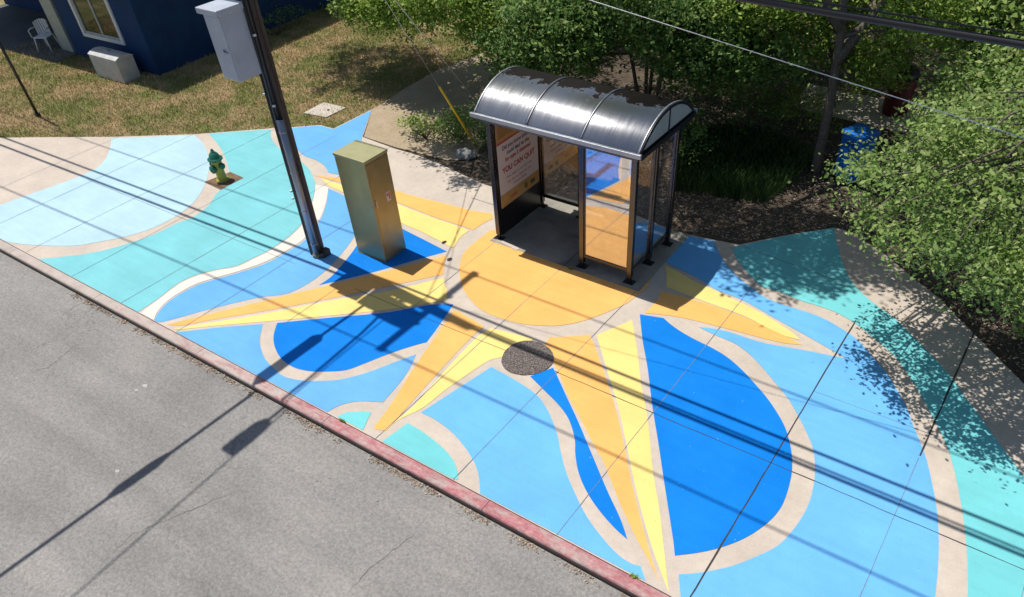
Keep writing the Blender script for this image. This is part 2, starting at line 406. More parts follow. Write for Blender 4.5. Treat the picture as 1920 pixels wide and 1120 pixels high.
# kerb with a rounded nose
m = MB(); prof = [(KY, -.3), (KY, .0), (KY-.14, -.002), (KY-.165, -.009), (KY-.18, -.028), (KY-.195, -.3)]
xs = [-60]+[-8.4+3.05*i for i in range(0, 8)]+[60]
for a, b in zip(xs[:-1], xs[1:]):
    lo = [m.bm.verts.new((a+.004, y, z)) for y, z in prof]; hi = [m.bm.verts.new((b-.004, y, z)) for y, z in prof]
    for i in range(len(prof)): m.bm.faces.new((lo[i], hi[i], hi[(i+1) % 6], lo[(i+1) % 6]))
    m.bm.faces.new(lo); m.bm.faces.new(hi)
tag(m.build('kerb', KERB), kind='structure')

# sidewalk outline
back = W([(0, 258.5), (43, 258), (100, 257.5), (205, 257), (364, 252), (507, 241), (556, 238), (600, 234.5), (625, 241.5), (698, 205),
          (680, 257), (740, 279), (782, 291), (830, 310), (905, 345), (960, 362), (1120, 394), (1280, 438), (1385, 459), (1480, 440), (1565, 427), (1598, 436),
          (1660, 478), (1720, 528), (1762, 560), (1800, 600), (1860, 660), (1920, 720)])
walk = [(-60, KY+.012), (60, KY+.012), (60, -14+12.6), (14, -1.6), (11, -.9)]+back[::-1]+[(-20, -4.2), (-60, -4.4)]
m = MB(); m.prism(walk, -.16, 0.)
side = tag(m.build('sidewalk', CONC), kind='structure')

# ---- the painted sunburst
S = []
def P(mat, pts): S.append((mat, pts))
P(PALE, [(209,260),(364,254),(379,267),(389,286),(393,308),(389,333),(379,358),(364,379),(343,397),(314,415),(279,431),(232,445),(186,454),(143,461),(89,461),(41,458),(-20,448),(-20,392),(41,370),(121,342),(154,329),(179,317),(196,301),(205,283)])
P(AQUA, [(64,487),(107,483),(154,477.5),(200,468.6),(250,454),(293,438),(332,419),(365,406),(393,383),(404,366),(414,357),(457,334),(432,323),(427,310),(418,286),(404,265),(391,251),(507,243),(507.5,253),(512,265),(520,275),(534,287),(560,300),(580,318),(588,336),(591,345),(586,376),(575,401),(564,422),(546,440),(528.6,454),(500,472),(471,486),(443,499),(407,506),(371,515),(339,529),(318,543.6),(300,558),(278,573),(258,586),(160,537)])
P(MID, [(289,603),(296,588),(314,568),(339,551),(371,534.6),(411,522),(453.6,510),(500,493.6),(536,474),(568,454),(590,428),(602,410),(612,382),(616,354),(640,365),(690,394),(661,449),(632,486),(607,511),(571,536),(536,551),(486,558),(389,581),(305,604)])
P(DEEP, [(697,402),(755,430),(838,472),(790,485),(728,503),(667,519),(598,535),(620,520),(643,495),(668,462)])
P(ORANGE, [(313,609),(353,599),(478,568.6),(607,538),(721,509.6),(837,479),(833,496),(831,515),(762,530),(640,556),(500,583),(393,601),(340,611)])
P(YELLOW, [(322,618),(393,606),(478,592),(621,564),(746,542),(831,521),(834,534),(838,548),(837,563),(728,581),(621,592),(514,602),(407,611),(340,618)])
P(MID, [(330,624),(407,615),(493,608),(487.5,642),(496,671),(511,688.6),(532,706),(564,713.6),(596,715),(639,712),(693,697.5),(739,680),(780,665),(761,703),(718,754.6),(690,753),(671,753),(639,760),(614,773),(600,766),(380,650)])
P(DEEP, [(520,606),(621,596),(728,586),(800,573),(850,571),(821,613.6),(800,642),(761,653),(721,667),(686,681),(650,694),(614,697),(578.6,696),(550,688.6),(528.6,674),(516,653),(513,631)])
P(ORANGE, [(852,581),(880,596),(908,613),(903,617),(886,631),(818,703),(764,763.6),(724,808),(703,806),(702,800),(732,760),(775,692),(814,635)])
P(YELLOW, [(921,616),(958,625),(1000,636),(970,665),(932,672),(914,678),(836,731),(793,765),(746,789),(709,820),(728,802),(778,759),(828,703),(893,634)])
P(LIGHT, [(921,688.6),(937,697),(980,722),(1008.6,743.6),(1026,768.6),(1037,792),(1045,816),(1051.5,848.6),(1061.6,886),(1078.6,926.6),(1099,967),(1126,1004.7),(1156.7,1038.6),(1180.4,1055.6),(1201,1062),(1211,1090),(1045,1002),(900,925.5),(899,906),(894.6,881),(878.6,849),(850,813.6),(818,788.6),(789,774)])
P(AQUAL, [(633,782),(650,774),(675,772.5),(696.4,773.6),(689,788.6),(681,807)])
P(AQUAL, [(764,794),(786,806),(811,824),(836,846),(853.6,871),(859,900),(845,896),(717,828)])
P(DEEP, [(994,706),(1037,690),(1044,704),(1062,743.6),(1083.6,790),(1112.5,858.8),(1139.7,923),(1163.4,974),(1176,1011.5),(1153,991),(1126,960.6),(1102.4,926.6),(1085.4,889),(1078.6,852),(1078,828),(1071.8,801),(1062,779),(1044,756),(1019,731)])
P(ORANGE, [(1030,633),(1073,631),(1105,627.5),(1115.7,650.7),(1137,711),(1155,768.6),(1169,829),(1180.4,886),(1197,957),(1221,1045),(1236,1092),(1211,1042),(1187,998),(1156.7,930),(1129.5,862),(1114,836),(1090.7,790),(1065.7,743.6),(1046,697),(1020,650)])
P(YELLOW, [(1119,629),(1135,622),(1160,611.5),(1185,600.7),(1194,654),(1203,725.7),(1214,783),(1219,833),(1224.5,886),(1236.4,957),(1245,1032),(1254,1112),(1217.7,1011.5),(1190.6,909.7),(1173,825.7),(1158.6,761),(1137,690)])
P(DEEP, [(1199.6,590),(1244,597),(1265.7,615),(1298,634.6),(1337,654),(1365.7,672),(1394,697),(1416,721),(1435,743),(1451,765),(1470,797.7),(1480,828),(1485,858.8),(1483.6,892.7),(1470,940),(1453,967),(1426,991),(1392,1011.5),(1347.9,1028),(1307,1037),(1265,1042),(1261.8,1011.5),(1244.9,903),(1235,836),(1222.9,761),(1214,690),(1205,640)])
inner = [(1340,453),(1345,468.4),(1353.7,485),(1365,500),(1377,513.5),(1392,527),(1409,540),(1432,557),(1465.7,571),(1501,582),(1537,594.6),(1573,614),(1608.6,639),(1637,671),(1662,700),(1680,728.6),(1697,760),(1716,808),(1734.7,855),(1748,909.7),(1756.8,960.6),(1760,1011.5),(1758.5,1062),(1753,1120),(1742,1200)]
P(LIGHT, [(1285,441),(1327,450)]+inner+[(1500,1252),(1390,1189),(1276,1129),(1272,1077.6),(1314,1074),(1371.6,1062),(1415.7,1045),(1456,1025),(1483.6,998),(1507,964),(1521,930),(1527.7,886),(1524,842),(1510.7,808),(1492,772),(1476,746),(1444,707),(1412,671),(1380,646),(1340.7,628.6),(1310,613.6),(1358.6,621),(1430,643),(1501,656),(1587,673),(1515.7,632),(1451,596),(1394,564),(1340,542),(1310,523.5),(1277,506),(1247,492)])
P(AQUAL, [(1374,464),(1392,460.7),(1443.8,449),(1480,441.7),(1563.8,427.5),(1570.5,461),(1580.5,494),(1594,524),(1617,551),(1640.6,571),(1680.7,601),(1714,634),(1747.5,668),(1781,704.6),(1810,746),(1836.5,780.7),(1870,828),(1901,869),(1920,896),(1962,965),(2005,1050),(2050,1180),(1808,1200),(1814,1120),(1813,1045),(1807.6,984),(1799,930),(1785.6,869),(1768.6,821),(1749,784),(1725,739),(1698,696),(1673,664),(1644,639),(1608.6,610.7),(1573,589),(1537,575),(1501,564),(1465.7,549),(1428,537),(1413,524),(1398.7,508.5),(1385,492),(1377,477)])
P(ORANGE, [(1240,547),(1269,553),(1287,558),(1351,578.6),(1423,607),(1476,632),(1503,647),(1465.7,643),(1412,630),(1340.7,611),(1269,594.6),(1209,587.5),(1218,579),(1232,563)])
P(YELLOW, [(1247,498.5),(1277,513.5),(1300,527),(1340,545),(1380,564),(1430,589),(1483.6,623),(1501,638),(1465.7,628),(1394,593),(1323,567),(1283.5,552),(1248.5,538.5),(1250,520)])
P(ORANGE, [(920,432),(1000,440),(1180,500),(1218,519),(1216,535),(1198,551),(1176,568.6),(1150,581),(1123,592),(1090.7,603),(1051.4,610.7),(1012,611),(980,608),(940.7,598),(905,583),(880,560),(868,540),(862.5,520),(861,505),(865,486.7),(873.6,470),(888.6,456.7),(904,444)])
P(ORANGE, [(590,330),(630,334),(690,345),(745,359),(783.5,370),(833.6,382),(883.6,395),(923,401),(924.5,410),(908.7,418),(887,432),(863.6,423.5),(816.9,408.5),(775,392),(745,380),(700,362),(632,341)])
P(YELLOW, [(603,335),(635,346),(690,364),(747,384),(775,395),(816,410.5),(863,426),(879,433.5),(863.6,445),(852,463.6),(845,463),(816.9,448.6),(783.5,432),(753.4,419),(700,391),(638.6,358.6),(617,349)])
P(MID, [(556,239.5),(600,236),(625,243),(697,207),(678.7,258.4),(676,290),(668,312),(655,330),(630,327),(615,323.5),(610,313.5),(600,305),(587,298.5),(573.5,294),(560,284),(549,265),(547,241)])
P(WHITEC, [(592,347),(600,348),(616,352),(611,382),(601,409),(588,427),(566,452),(535,472),(499,491),(452,508),(410,520),(370,532.5),(338,549),(313,566),(295,586),(289,601),(262,589),(280,575),(301,560),(319,545.5),(340,531),(372,517),(408,508),(444,501),(472,488),(501,474),(529.5,456),(547,442),(565,424),(576,403),(587,378)])
mats = []
m = MB()
for k_, (mt, pts) in enumerate(S):
    if mt not in mats: mats.append(mt)
    m.mi = mats.index(mt); poly = smooth_poly(W(pts))
    m.sheet([(x, max(y, KY+.018)) for x, y in poly], .004+k_*.0001)
m.build_flat('mural', mats, side)

# joints scored in the walk
def strip(m, a, b, w, z, wig=0):
    a = Vector(a); b = Vector(b); n = max(1, int((b-a).length/.25)) if wig else 1
    d = (b-a).normalized(); q = Vector((-d.y, d.x))
    L = []; R = []
    for i in range(n+1):
        p = a+(b-a)*i/n+q*random.uniform(-wig, wig); ww = w*random.uniform(.75, 1.25) if wig else w
        L.append(p+q*ww/2); R.append(p-q*ww/2)
    for i in range(n):
        m.sheet([tuple(L[i]), tuple(L[i+1]), tuple(R[i+1]), tuple(R[i])], z)
m = MB()
for x0, x1, y0, y1, w_ in ((6.695, 6.70, KY+.02, .98, .020), (8.36, 8.40, -1.55, 1.75, .024)):
    strip(m, (x0, y0), (x1, y1), w_, .008, .004)
strip(m, (3.12, -2.73), (16, -2.78), .011, .008, .006); strip(m, (-1.3, -2.76), (2.15, -2.73), .008, .008, .005)
m.build_flat('joint', JOINT, side)
m = MB()
for x0, x1, y0, y1 in ((4.87, 4.86, KY+.02, 2.12), (3.15, 3.17, KY+.02, .8), (1.68, 1.62, KY+.02, -.16), (.02, 0, -2.6, -.02), (-1.62, -1.6, -4.2, -2.9), (-3.1, -3.1, KY+.02, -.9),
                       (-4.75, -4.75, KY+.02, 2.05), (-6.4, -6.4, KY+.02, 1.8), (-8.1, -8.1, KY+.02, 1.4), (-9.75, -9.75, KY+.02, .0), (-11.4, -11.4, -4.9, -.9), (8.35, 8.36, KY+.02, -1.6), (9.9, 9.9, KY+.02, -.3)):
    strip(m, (x0, y0), (x1, y1), .0085, .008, .003)
strip(m, (-9.9, -2.85), (-2.9, -2.76), .008, .008, .004); strip(m, (6.7, -1.05), (8.4, -1.05), .007, .008, .003)
strip(m, W([(1395, 463)])[0], W([(1590, 535)])[0], .014, .008, .003); strip(m, (-1.5, 1.0), (-.2, 1.0), .01, .008, .002)
strip(m, W([(1600, 606)])[0], W([(1650, 583)])[0], .01, .008, .002)
m.build_flat('score_line', JOINTS, side)
# shelter pad
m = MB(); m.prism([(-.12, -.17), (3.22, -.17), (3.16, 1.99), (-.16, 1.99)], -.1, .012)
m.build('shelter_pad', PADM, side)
m = MB(); strip(m, (1.62, -.16), (1.62, 1.95), .012, .016, .002)
m.build_flat('pad_joint', JOINT, side)
# bare pale strip of the pad edge on the left of the posts
m = MB(); m.sheet(W([(925,447.5),(933,447),(974,467),(968,471)]), .016); m.build_flat('pad_edge', CONCB, side)
# dark round asphalt patch
m = MB()
poly = []
for k in range(48):
    a = 2*math.pi*k/48; r = .425*(1+.025*math.sin(3*a+1)+.012*random.uniform(-1, 1)); poly.append((2.555+r*math.cos(a), -2.69+r*math.sin(a)))
m.prism(poly, -.05, .014); m.build('asphalt_patch', AGG, side)
# hydrant cut-out of bare dirt
m = MB(); m.sheet(W([(383,342),(414,356.5),(457,334),(432,323)]), .008); m.build_flat('hydrant_cutout', m_soil('cut_dirt', (.20, .13, .085), (.28, .19, .13), (.12, .08, .05), 6), side)
# little dark drain marks beside the ray
m = MB()
for q in ((833, 455), (843, 487)):
    x, y = bp(*q); m.sheet([(x+.045*math.cos(a), y+.06*math.sin(a)) for a in [k*math.pi/6 for k in range(12)]], .009)
m.build_flat('core_hole', JOINT, side)

# lawn + blades
lawn_poly = W([(0,258),(205,256.5),(364,251.5),(507,240.5),(556,237.5),(600,234),(625,241),(698,204.5),(760,165),(830,125),(905,100)])+[(-7.5, 12), (-9, 30), (-60, 30), (-60, -4.3), (-20, -4.1)]
m = MB(); m.sheet(lawn_poly, -.012); tag(m.build_flat('lawn', LAWN), kind='structure')
def inside(pt, poly):
    x, y = pt; c = False; j = len(poly)-1
    for i in range(len(poly)):
        xi, yi = poly[i]; xj, yj = poly[j]
        if (yi > y) != (yj > y) and x < (xj-xi)*(y-yi)/(yj-yi)+xi: c = not c
        j = i
    return c
def inside_np(X, Y, poly):
    c = np.zeros(len(X), bool); j = len(poly)-1
    for i in range(len(poly)):
        xi, yi = poly[i]; xj, yj = poly[j]
        cond = ((yi > Y) != (yj > Y)) & (X < (xj-xi)*(Y-yi)/((yj-yi) if yj != yi else 1e-9)+xi)
        c ^= cond; j = i
    return c
def quads_mesh(name, V, nper, mats, parent=None):
    """V: (N, nper, 3) separate polygons"""
    N = V.shape[0]; me = bpy.data.meshes.new(name)
    me.vertices.add(N*nper); me.vertices.foreach_set('co', V.reshape(-1).astype(np.float32))
    me.loops.add(N*nper); me.loops.foreach_set('vertex_index', np.arange(N*nper, dtype=np.int32))
    me.polygons.add(N); me.polygons.foreach_set('loop_start', np.arange(0, N*nper, nper, dtype=np.int32))
    me.polygons.foreach_set('loop_total', np.full(N, nper, dtype=np.int32))
    me.update(calc_edges=True); me.validate()
    me.materials.append(mats); return link(name, me, parent)
def blades(name, poly, n, h, wd, mat, zb=-.012, label_kind=True, box=None):
    xs = [p[0] for p in poly]; ys = [p[1] for p in poly]
    b = box or (min(xs), max(xs), min(ys), max(ys))
    X = RNG.uniform(b[0], b[1], n*2); Y = RNG.uniform(b[2], b[3], n*2); k = inside_np(X, Y, poly); X = X[k][:n]; Y = Y[k][:n]; n = len(X)
    a = RNG.uniform(0, 2*np.pi, n); H = h*RNG.uniform(.5, 1.3, n); l = RNG.uniform(.2, 1.1, n)*H; la = RNG.uniform(0, 2*np.pi, n); w2 = wd*RNG.uniform(.6, 1.3, n)
    V = np.zeros((n, 3, 3)); V[:, 0] = np.stack([X-np.cos(a)*w2, Y-np.sin(a)*w2, np.full(n, zb)], 1); V[:, 1] = np.stack([X+np.cos(a)*w2, Y+np.sin(a)*w2, np.full(n, zb)], 1)
    V[:, 2] = np.stack([X+np.cos(la)*l, Y+np.sin(la)*l, zb+H], 1)
    o = quads_mesh(name, V, 3, mat)
    if label_kind: o['kind'] = 'stuff'
    return o
g1 = blades('grass', lawn_poly, 150000, .05, .008, BLADE, box=(-21, -5, -4, 9))
tag(g1, 'patchy straw and green grass blades on the lawn by the blue house', 'grass')
g2 = blades('grass_tufts', lawn_poly, 16000, .11, .010, BLADE, box=(-21, -5, -4, 9))
tag(g2, 'longer ragged green and straw tufts scattered through the lawn', 'grass')
# dry dirt path running back between the lawn and the shrubs
path_poly = W([(698,205),(760,165),(830,125),(905,100)])+[(-7.3, 12), (-5.6, 12)]+W([(985,150),(935,215),(915,262),(880,300),(835,300),(790,288),(742,276),(682,256)])
m = MB(); m.sheet(path_poly, -.006); tag(m.build_flat('path', SAND), kind='structure')
# concrete walk glimpsed behind the trees
m = MB(); m.prism([(2.6, 8.7), (14, 8.0), (14, 9.6), (2.6, 10.3)], -.1, .0); tag(m.build('back_path', CONC), kind='structure')

# ================================================================= foliage
def leaf_cloud(pts, L, Wd, upbias=.6):
    n = len(pts)
    nrm = RNG.normal(size=(n, 3)); nrm[:, 2] = np.abs(nrm[:, 2])+upbias; nrm /= np.linalg.norm(nrm, axis=1, keepdims=True)
    a = RNG.normal(size=(n, 3)); a -= (a*nrm).sum(1, keepdims=True)*nrm; a /= np.linalg.norm(a, axis=1, keepdims=True)
    b = np.cross(nrm, a); s = RNG.uniform(.5, 1.5, (n, 1)); l = L*s; w_ = Wd*s
    V = np.zeros((n, 4, 3)); V[:, 0] = pts-a*l/2; V[:, 1] = pts+b*w_/2+a*l*.05+nrm*w_*.12; V[:, 2] = pts+a*l/2; V[:, 3] = pts-b*w_/2+a*l*.05+nrm*w_*.12
    return V
def crown_points(blobs, per, sig, limit=None):
    cl = []
    for (c, r, k) in blobs:
        d = RNG.normal(size=(k, 3)); d /= np.linalg.norm(d, axis=1, keepdims=True)
        rad = RNG.uniform(.12, 1, (k, 1))**.42
        rad *= 1+.12*np.sin(d[:, :1]*5+c[0])+.1*np.sin(d[:, 1:2]*6+c[1])
        cl.append(np.array(c)+d*rad*np.array(r))
    cl = np.concatenate(cl); cl = cl[cl[:, 2] > .25]
    if limit is not None: cl = cl[limit(cl)]
    n = len(cl); s = sig*RNG.uniform(.4, 1.5, (n, 1, 1))
    p = cl[:, None, :]+RNG.normal(size=(n, per, 3))*s*np.array([1, 1, .6])
    keep = RNG.uniform(size=(n, per)) < RNG.uniform(.55, 1, (n, 1))
    return cl, p[keep]
def tree(name, label, base, stems, blobs, mat, per=34, sig=.17, L=.085, Wd=.05, nbr=50, r0=.09, cat='tree', group=None, tone=BARK, limit=None):
    root = thing(name, label, cat, (base[0], base[1], 0), 0, group)
    off = np.array([base[0], base[1], 0])
    cl, pts = crown_points(blobs, per, sig, limit)
    o = quads_mesh('crown', leaf_cloud(pts, L, Wd)-off, 4, mat, root)
    m = MB(); paths = []
    for st in stems:
        P0 = [np.array(q, float) for q in st]; sm = smooth_3(P0, 6); n = len(sm)
        m.tube([tuple(q-off) for q in sm], [r0*(1-.72*i/(n-1)) for i in range(n)], 9); paths += sm[n//3:]
    paths = np.array(paths)
    idx = RNG.permutation(len(cl))[:nbr]
    for i in idx:
        c = cl[i]; cand = paths[paths[:, 2] < c[2]+.2]
        if len(cand) == 0: cand = paths
        d = np.linalg.norm(cand-c, axis=1); s = cand[np.argmin(d)]
        if np.linalg.norm(s-c) > 3.6: continue
        mid = (s+c)/2+RNG.normal(size=3)*.12+np.array([0, 0, .1])
        q = smooth_3([s, mid, c], 4); n = len(q)
        m.tube([tuple(k-off) for k in q], [r0*.30*(1-.8*j/(n-1))+.004 for j in range(n)], 5, cap=False)
    m.build('trunk', tone, root)
    return root
def smooth_3(P, n):
    out = []; N = len(P)
    for i in range(N-1):
        p0 = P[max(i-1, 0)]; p1 = P[i]; p2 = P[i+1]; p3 = P[min(i+2, N-1)]
        for s in range(n):
            u = s/n; out.append(.5*((2*p1)+(-p0+p2)*u+(2*p0-5*p1+4*p2-p3)*u*u+(-p0+3*p1-3*p2+p3)*u**3))
    out.append(P[-1]); return out

# right foreground tree overhanging the walk
tree('leafy_tree', 'bushy sage green tree at the right overhanging the painted walk', (9.4, 3.8),
     [[(9.4, 3.8, -.1), (9.1, 3.3, 1.2), (8.7, 2.6, 2.4), (8.5, 2.0, 3.4)], [(9.5, 3.9, -.1), (9.8, 3.3, 1.5), (9.9, 2.4, 2.8)], [(9.35, 3.7, .2), (8.3, 3.5, 1.3), (7.3, 3.1, 2.2)]],
     [((7.9, 1.0, 3.0), (1.6, 1.4, .85), 118), ((6.95, 1.3, 2.6), (.8, .9, .55), 36), ((7.0, .0, 2.45), (.65, .6, .42), 22), ((7.9, -.45, 2.4), (.9, .6, .48), 38), ((8.9, -.35, 2.6), (1.0, .9, .65), 50), ((6.2, .15, 2.85), (.35, .3, .2), 5), ((6.15, 1.0, 2.6), (.3, .35, .3), 7),
      ((7.1, 2.9, 2.1), (1.1, 1.1, .8), 80), ((8.6, 2.8, 3.0), (1.8, 1.4, 1.1), 90), ((7.8, 4.5, 2.3), (1.6, 1.3, 1.1), 150), ((9.8, 2.2, 2.8), (1.4, 1.6, 1.0), 50), ((8.3, 1.3, 1.9), (1.1, .9, .5), 24), ((9.6, -.6, 3.4), (1.0, .8, .5), 30), ((9.3, .9, 1.25), (.7, .5, .45), 26)],
     LEAF_R, 74, .16, .070, .040, 190, .075)
# tree with the bare grey trunk behind the shelter; its high crown shades the planting bed
tree('shade_tree', 'tall tree with a straight bare grey trunk between the shelter and the blue box', (4.33, 5.73),
     [[(4.33, 5.73, -.1), (4.28, 5.8, 1.6), (4.1, 5.85, 3.2), (3.8, 5.9, 4.8), (3.3, 5.6, 6.6)], [(4.2, 5.82, 2.2), (4.9, 6.3, 3.6), (5.4, 6.7, 5.0)], [(4.15, 5.84, 2.8), (3.0, 5.0, 4.8), (2.0, 4.2, 6.6)]],
     [((1.5, 2.9, 7.3), (2.7, 1.6, .8), 300), ((2.55, 2.6, 7.0), (1.75, 1.7, .6), 230), ((4.2, 3.6, 6.6), (1.2, 1.3, .5), 110), ((2.7, 7.4, 3.7), (1.5, 1.2, .8), 170), ((4.7, 9.0, 3.8), (1.6, 1.2, .9), 170), ((1.4, 9.2, 3.9), (1.5, 1.0, .9), 150), ((4.0, 6.9, 2.0), (.7, .6, .4), 40), ((4.9, 7.6, 3.3), (1.4, 1.2, 1.0), 200), ((2.9, 8.0, 2.8), (1.3, 1.1, .9), 170), ((4.2, 5.0, 5.4), (1.4, 1.3, .7), 110),
      ((3.5, 6.2, 2.6), (.5, .45, .75), 60), ((4.95, 6.2, 2.15), (.5, .45, .6), 60), ((5.6, 6.0, 3.3), (.9, .9, .7), 130), ((2.6, 5.6, 3.3), (1.0, .9, .6), 130)],
     LEAF_Y, 42, .17, .088, .052, 80, .115)
# multi-stem tree behind the shelter roof
tree('crape_myrtle', 'dense multi stemmed tree right behind the curved shelter roof', (-.5, 7.0),
     [[(-.5+dx, 7.0+dy, -.1), (-.5+dx*3, 7.0+dy*3, 1.3), (-.5+dx*6, 6.9+dy*5, 2.8), (-.5+dx*9, 6.8+dy*7, 4.3)] for dx, dy in ((-.12, -.1), (.05, -.14), (.16, .02), (-.02, .12), (.1, .12))],
     [((-1.6, 4.6, 2.3), (1.3, 1.1, .95), 330), ((-.2, 5.2, 2.9), (1.7, 1.3, .9), 380), ((1.4, 5.4, 2.7), (1.4, 1.2, .8), 280), ((0, 7.6, 3.6), (2.6, 1.8, 1.5), 420), ((-2.4, 6.2, 2.2), (1.4, 1.3, 1.1), 300), ((-2.7, 4.6, 1.6), (.9, .8, .7), 120),
      ((-.6, 3.4, 7.0), (1.8, 1.2, .6), 110), ((1.7, 7.0, 2.4), (1.2, 1.0, 1.0), 180), ((1.9, 6.2, 1.7), (1.0, .8, .5), 90), ((2.7, 5.4, 2.3), (1.2, .8, .55), 90), ((1.5, 4.9, 1.9), (.9, .6, .45), 60)],
     LEAF_D, 42, .18, .096, .056, 90, .055)
# left tree hanging over the lawn
tree('lawn_tree', 'bright green tree whose low branches hang over the lawn left of the shelter', (-5.6, 8.8),
     [[(-5.6, 8.8, -.1), (-5.6, 8.4, 1.5), (-5.8, 7.4, 3.2), (-6.0, 6.4, 4.6)], [(-5.6, 8.6, .8), (-6.4, 7.2, 2.2), (-7.0, 5.6, 3.0)], [(-5.6, 8.6, 1.0), (-4.8, 6.8, 2.8), (-4.2, 5.2, 3.4)]],
     [((-7.0, 4.9, 2.15), (1.4, 1.0, .7), 220), ((-5.6, 4.7, 2.5), (1.4, 1.0, .6), 115), ((-4.4, 4.8, 2.5), (1.2, 1.0, .65), 90), ((-3.7, 5.4, 2.1), (1.1, 1.1, .8), 150), ((-8.3, 5.6, 2.6), (1.1, 1.0, .7), 120), ((-5.6, 6.8, 2.9), (2.2, 1.5, 1.0), 260), ((-8.4, 6.2, 4.3), (2.0, 1.6, .9), 110),
      ((-5.0, 3.8, 4.5), (1.9, 1.3, .6), 50), ((-4.7, 2.5, 5.5), (1.8, .7, .4), 75), ((-4.1, 1.6, 5.6), (.3, .25, .2), 8), ((-6.0, 8.2, 5.0), (2.6, 2.0, 1.3), 130), ((-10.3, 4.9, 5.2), (2.0, 1.2, .5), 70), ((-10.8, 6.4, 6.2), (2.6, 1.5, .5), 210), ((-8.2, 5.6, 6.3), (2.2, 1.3, .5), 55)],
     LEAF_Y, 62, .155, .086, .052, 110, .10)
# dark masses further back
far = [((-2.6, 11.5), 'dark evergreen tree at the back between the lawn and the crape myrtle', LEAF_D, [((-2.6, 11.3, 3.0), (2.6, 2.0, 2.4), 460), ((-5.0, 12.0, 3.4), (2.2, 1.8, 2.4), 300)]),
       ((2.2, 12.5), 'dark leafy tree at the back above the shelter roof', LEAF_D, [((1.8, 11.8, 2.9), (2.6, 1.9, 2.4), 460), ((.4, 10.2, 4.2), (1.8, 1.5, 1.2), 200)]),
       ((7.2, 13.2), 'tall brown flecked tree at the upper right behind the cables', LEAF_B, [((7.0, 12.4, 3.0), (2.6, 2.0, 2.6), 430), ((9.6, 12.0, 3.0), (2.0, 2.0, 2.4), 260)]),
       ((7.6, 8.6), 'mid green tree at the right edge behind the sage tree', LEAF_R, [((7.3, 8.0, 3.1), (1.8, 1.5, 1.3), 360), ((6.9, 6.8, 3.2), (1.0, 1.1, .8), 150), ((7.0, 5.3, 2.3), (.8, .8, .7), 110), ((5.4, 10.6, 3.1), (1.3, 1.0, 1.1), 180), ((3.6, 9.6, 2.6), (1.0, .8, .8), 120), ((9.0, 7.0, 3.2), (1.7, 1.8, 1.3), 260)]),
       ((4.3, 15.0), 'dark tree glimpsed at the top behind the bare grey trunk', LEAF_D, [((4.0, 14.6, 3.0), (3.0, 1.8, 2.6), 380)]),
       ((-8.6, 13.4), 'shadowed evergreen tree beside the back of the blue house', LEAF_D, [((-8.4, 13.0, 3.4), (2.4, 2.0, 2.8), 330)])]
for b, lab, mt, bl in far:
    tree('broadleaf_tree', lab, b, [[(b[0], b[1], -.1), (b[0]+.1, b[1]-.1, 1.6), (b[0], b[1]-.4, 3.4)], [(b[0], b[1], .4), (b[0]-.7, b[1]-.3, 2.4)], [(b[0], b[1], .5), (b[0]+.8, b[1]-.2, 2.6)]],
         bl, mt, 30, .22, .12, .07, 40, .09, group='trees at the back of the planting')
# shrubs
def shrub(name, label, c, r, k, mt, per=26, L=.06, group='shrubs in the planting bed', sig=.10):
    root = thing(name, label, 'shrub', (c[0], c[1], 0), 0, group); off = np.array([c[0], c[1], 0])
    cl, pts = crown_points([((c[0], c[1], r[2]*.55), r, k)], per, sig); pts = pts[pts[:, 2] > 0]
    quads_mesh('foliage', leaf_cloud(pts, L, L*.55)-off, 4, mt, root)
    m = MB()
    for i in range(12):
        q = cl[RNG.integers(len(cl))]-off; m.tube([(0, 0, -.03), tuple(q*.5+np.array([0, 0, .05])), tuple(q)], [.014, .009, .004], 5)
    m.build('stem', BARK, root); return root
SH = [('low dark shrub between the yellow guy guard and the shelter', (-1.9, 3.6), (1.1, .8, .55), 190, LEAF_D),
      ('sprawling green shrub at the foot of the yellow guy guard', (-3.1, 3.5), (1.2, .9, .5), 260, LEAF_D),
      ('low shrub between the dirt path and the dappled strip of concrete', (-4.3, 2.75), (.9, .45, .35), 110, LEAF_Y),
      ('leafy shrub in the bare mulch behind the crape myrtle', (.7, 8.5), (1.2, .7, .9), 180, LEAF_Y),
      ('mid green shrub at the back beyond the ground cover', (2.4, 8.3), (1.4, .8, 1.0), 200, LEAF_D),
      ('spreading green shrub beside the dirt path left of the shelter', (-3.5, 3.1), (.75, .55, .42), 110, LEAF_D),
      ('round dark shrub close behind the left end of the shelter', (-.3, 3.9), (1.0, .8, .8), 170, LEAF_D),
      ('dark shrub behind the right end of the shelter roof', (1.6, 4.5), (1.0, .8, .9), 180, LEAF_D),
      ('small dark shrub under the crape myrtle', (2.6, 6.6), (1.0, .8, .8), 150, LEAF_D),
      ('shrub with pale tips at the foot of the bare grey trunk', (3.4, 7.4), (.9, .6, .7), 120, LEAF_Y),
      ('yellow green low shrub at the right edge of the walk', (9.15, 1.75), (.45, .32, .3), 60, LEAF_Y),
      ('straw coloured dry shrub at the right edge below the sage tree', (8.35, 2.45), (.5, .35, .25), 60, LEAF_B),
      ('brownish green shrub at the far right edge of the frame', (9.7, 1.9), (.6, .5, .5), 90, LEAF_R),
      ('tangled dark shrub behind the dark red bin', (5.6, 10.9), (1.6, .8, 1.3), 200, LEAF_R),
      ('wide dark shrub by the far end of the dirt path', (-5.2, 9.6), (1.4, 1.0, 1.3), 200, LEAF_D),
      ('dark shrub in the shade along the side wall of the blue house', (-13.75, 6.4), (.3, 1.6, .45), 110, LEAF_D),
      ('larger dark shrub at the far corner of the house side wall', (-13.6, 9.6), (.4, 1.2, .7), 110, LEAF_D),
      ('deep green shrub at the back behind the crape myrtle stems', (-.4, 9.6), (2.0, .9, 1.6), 260, LEAF_D)]
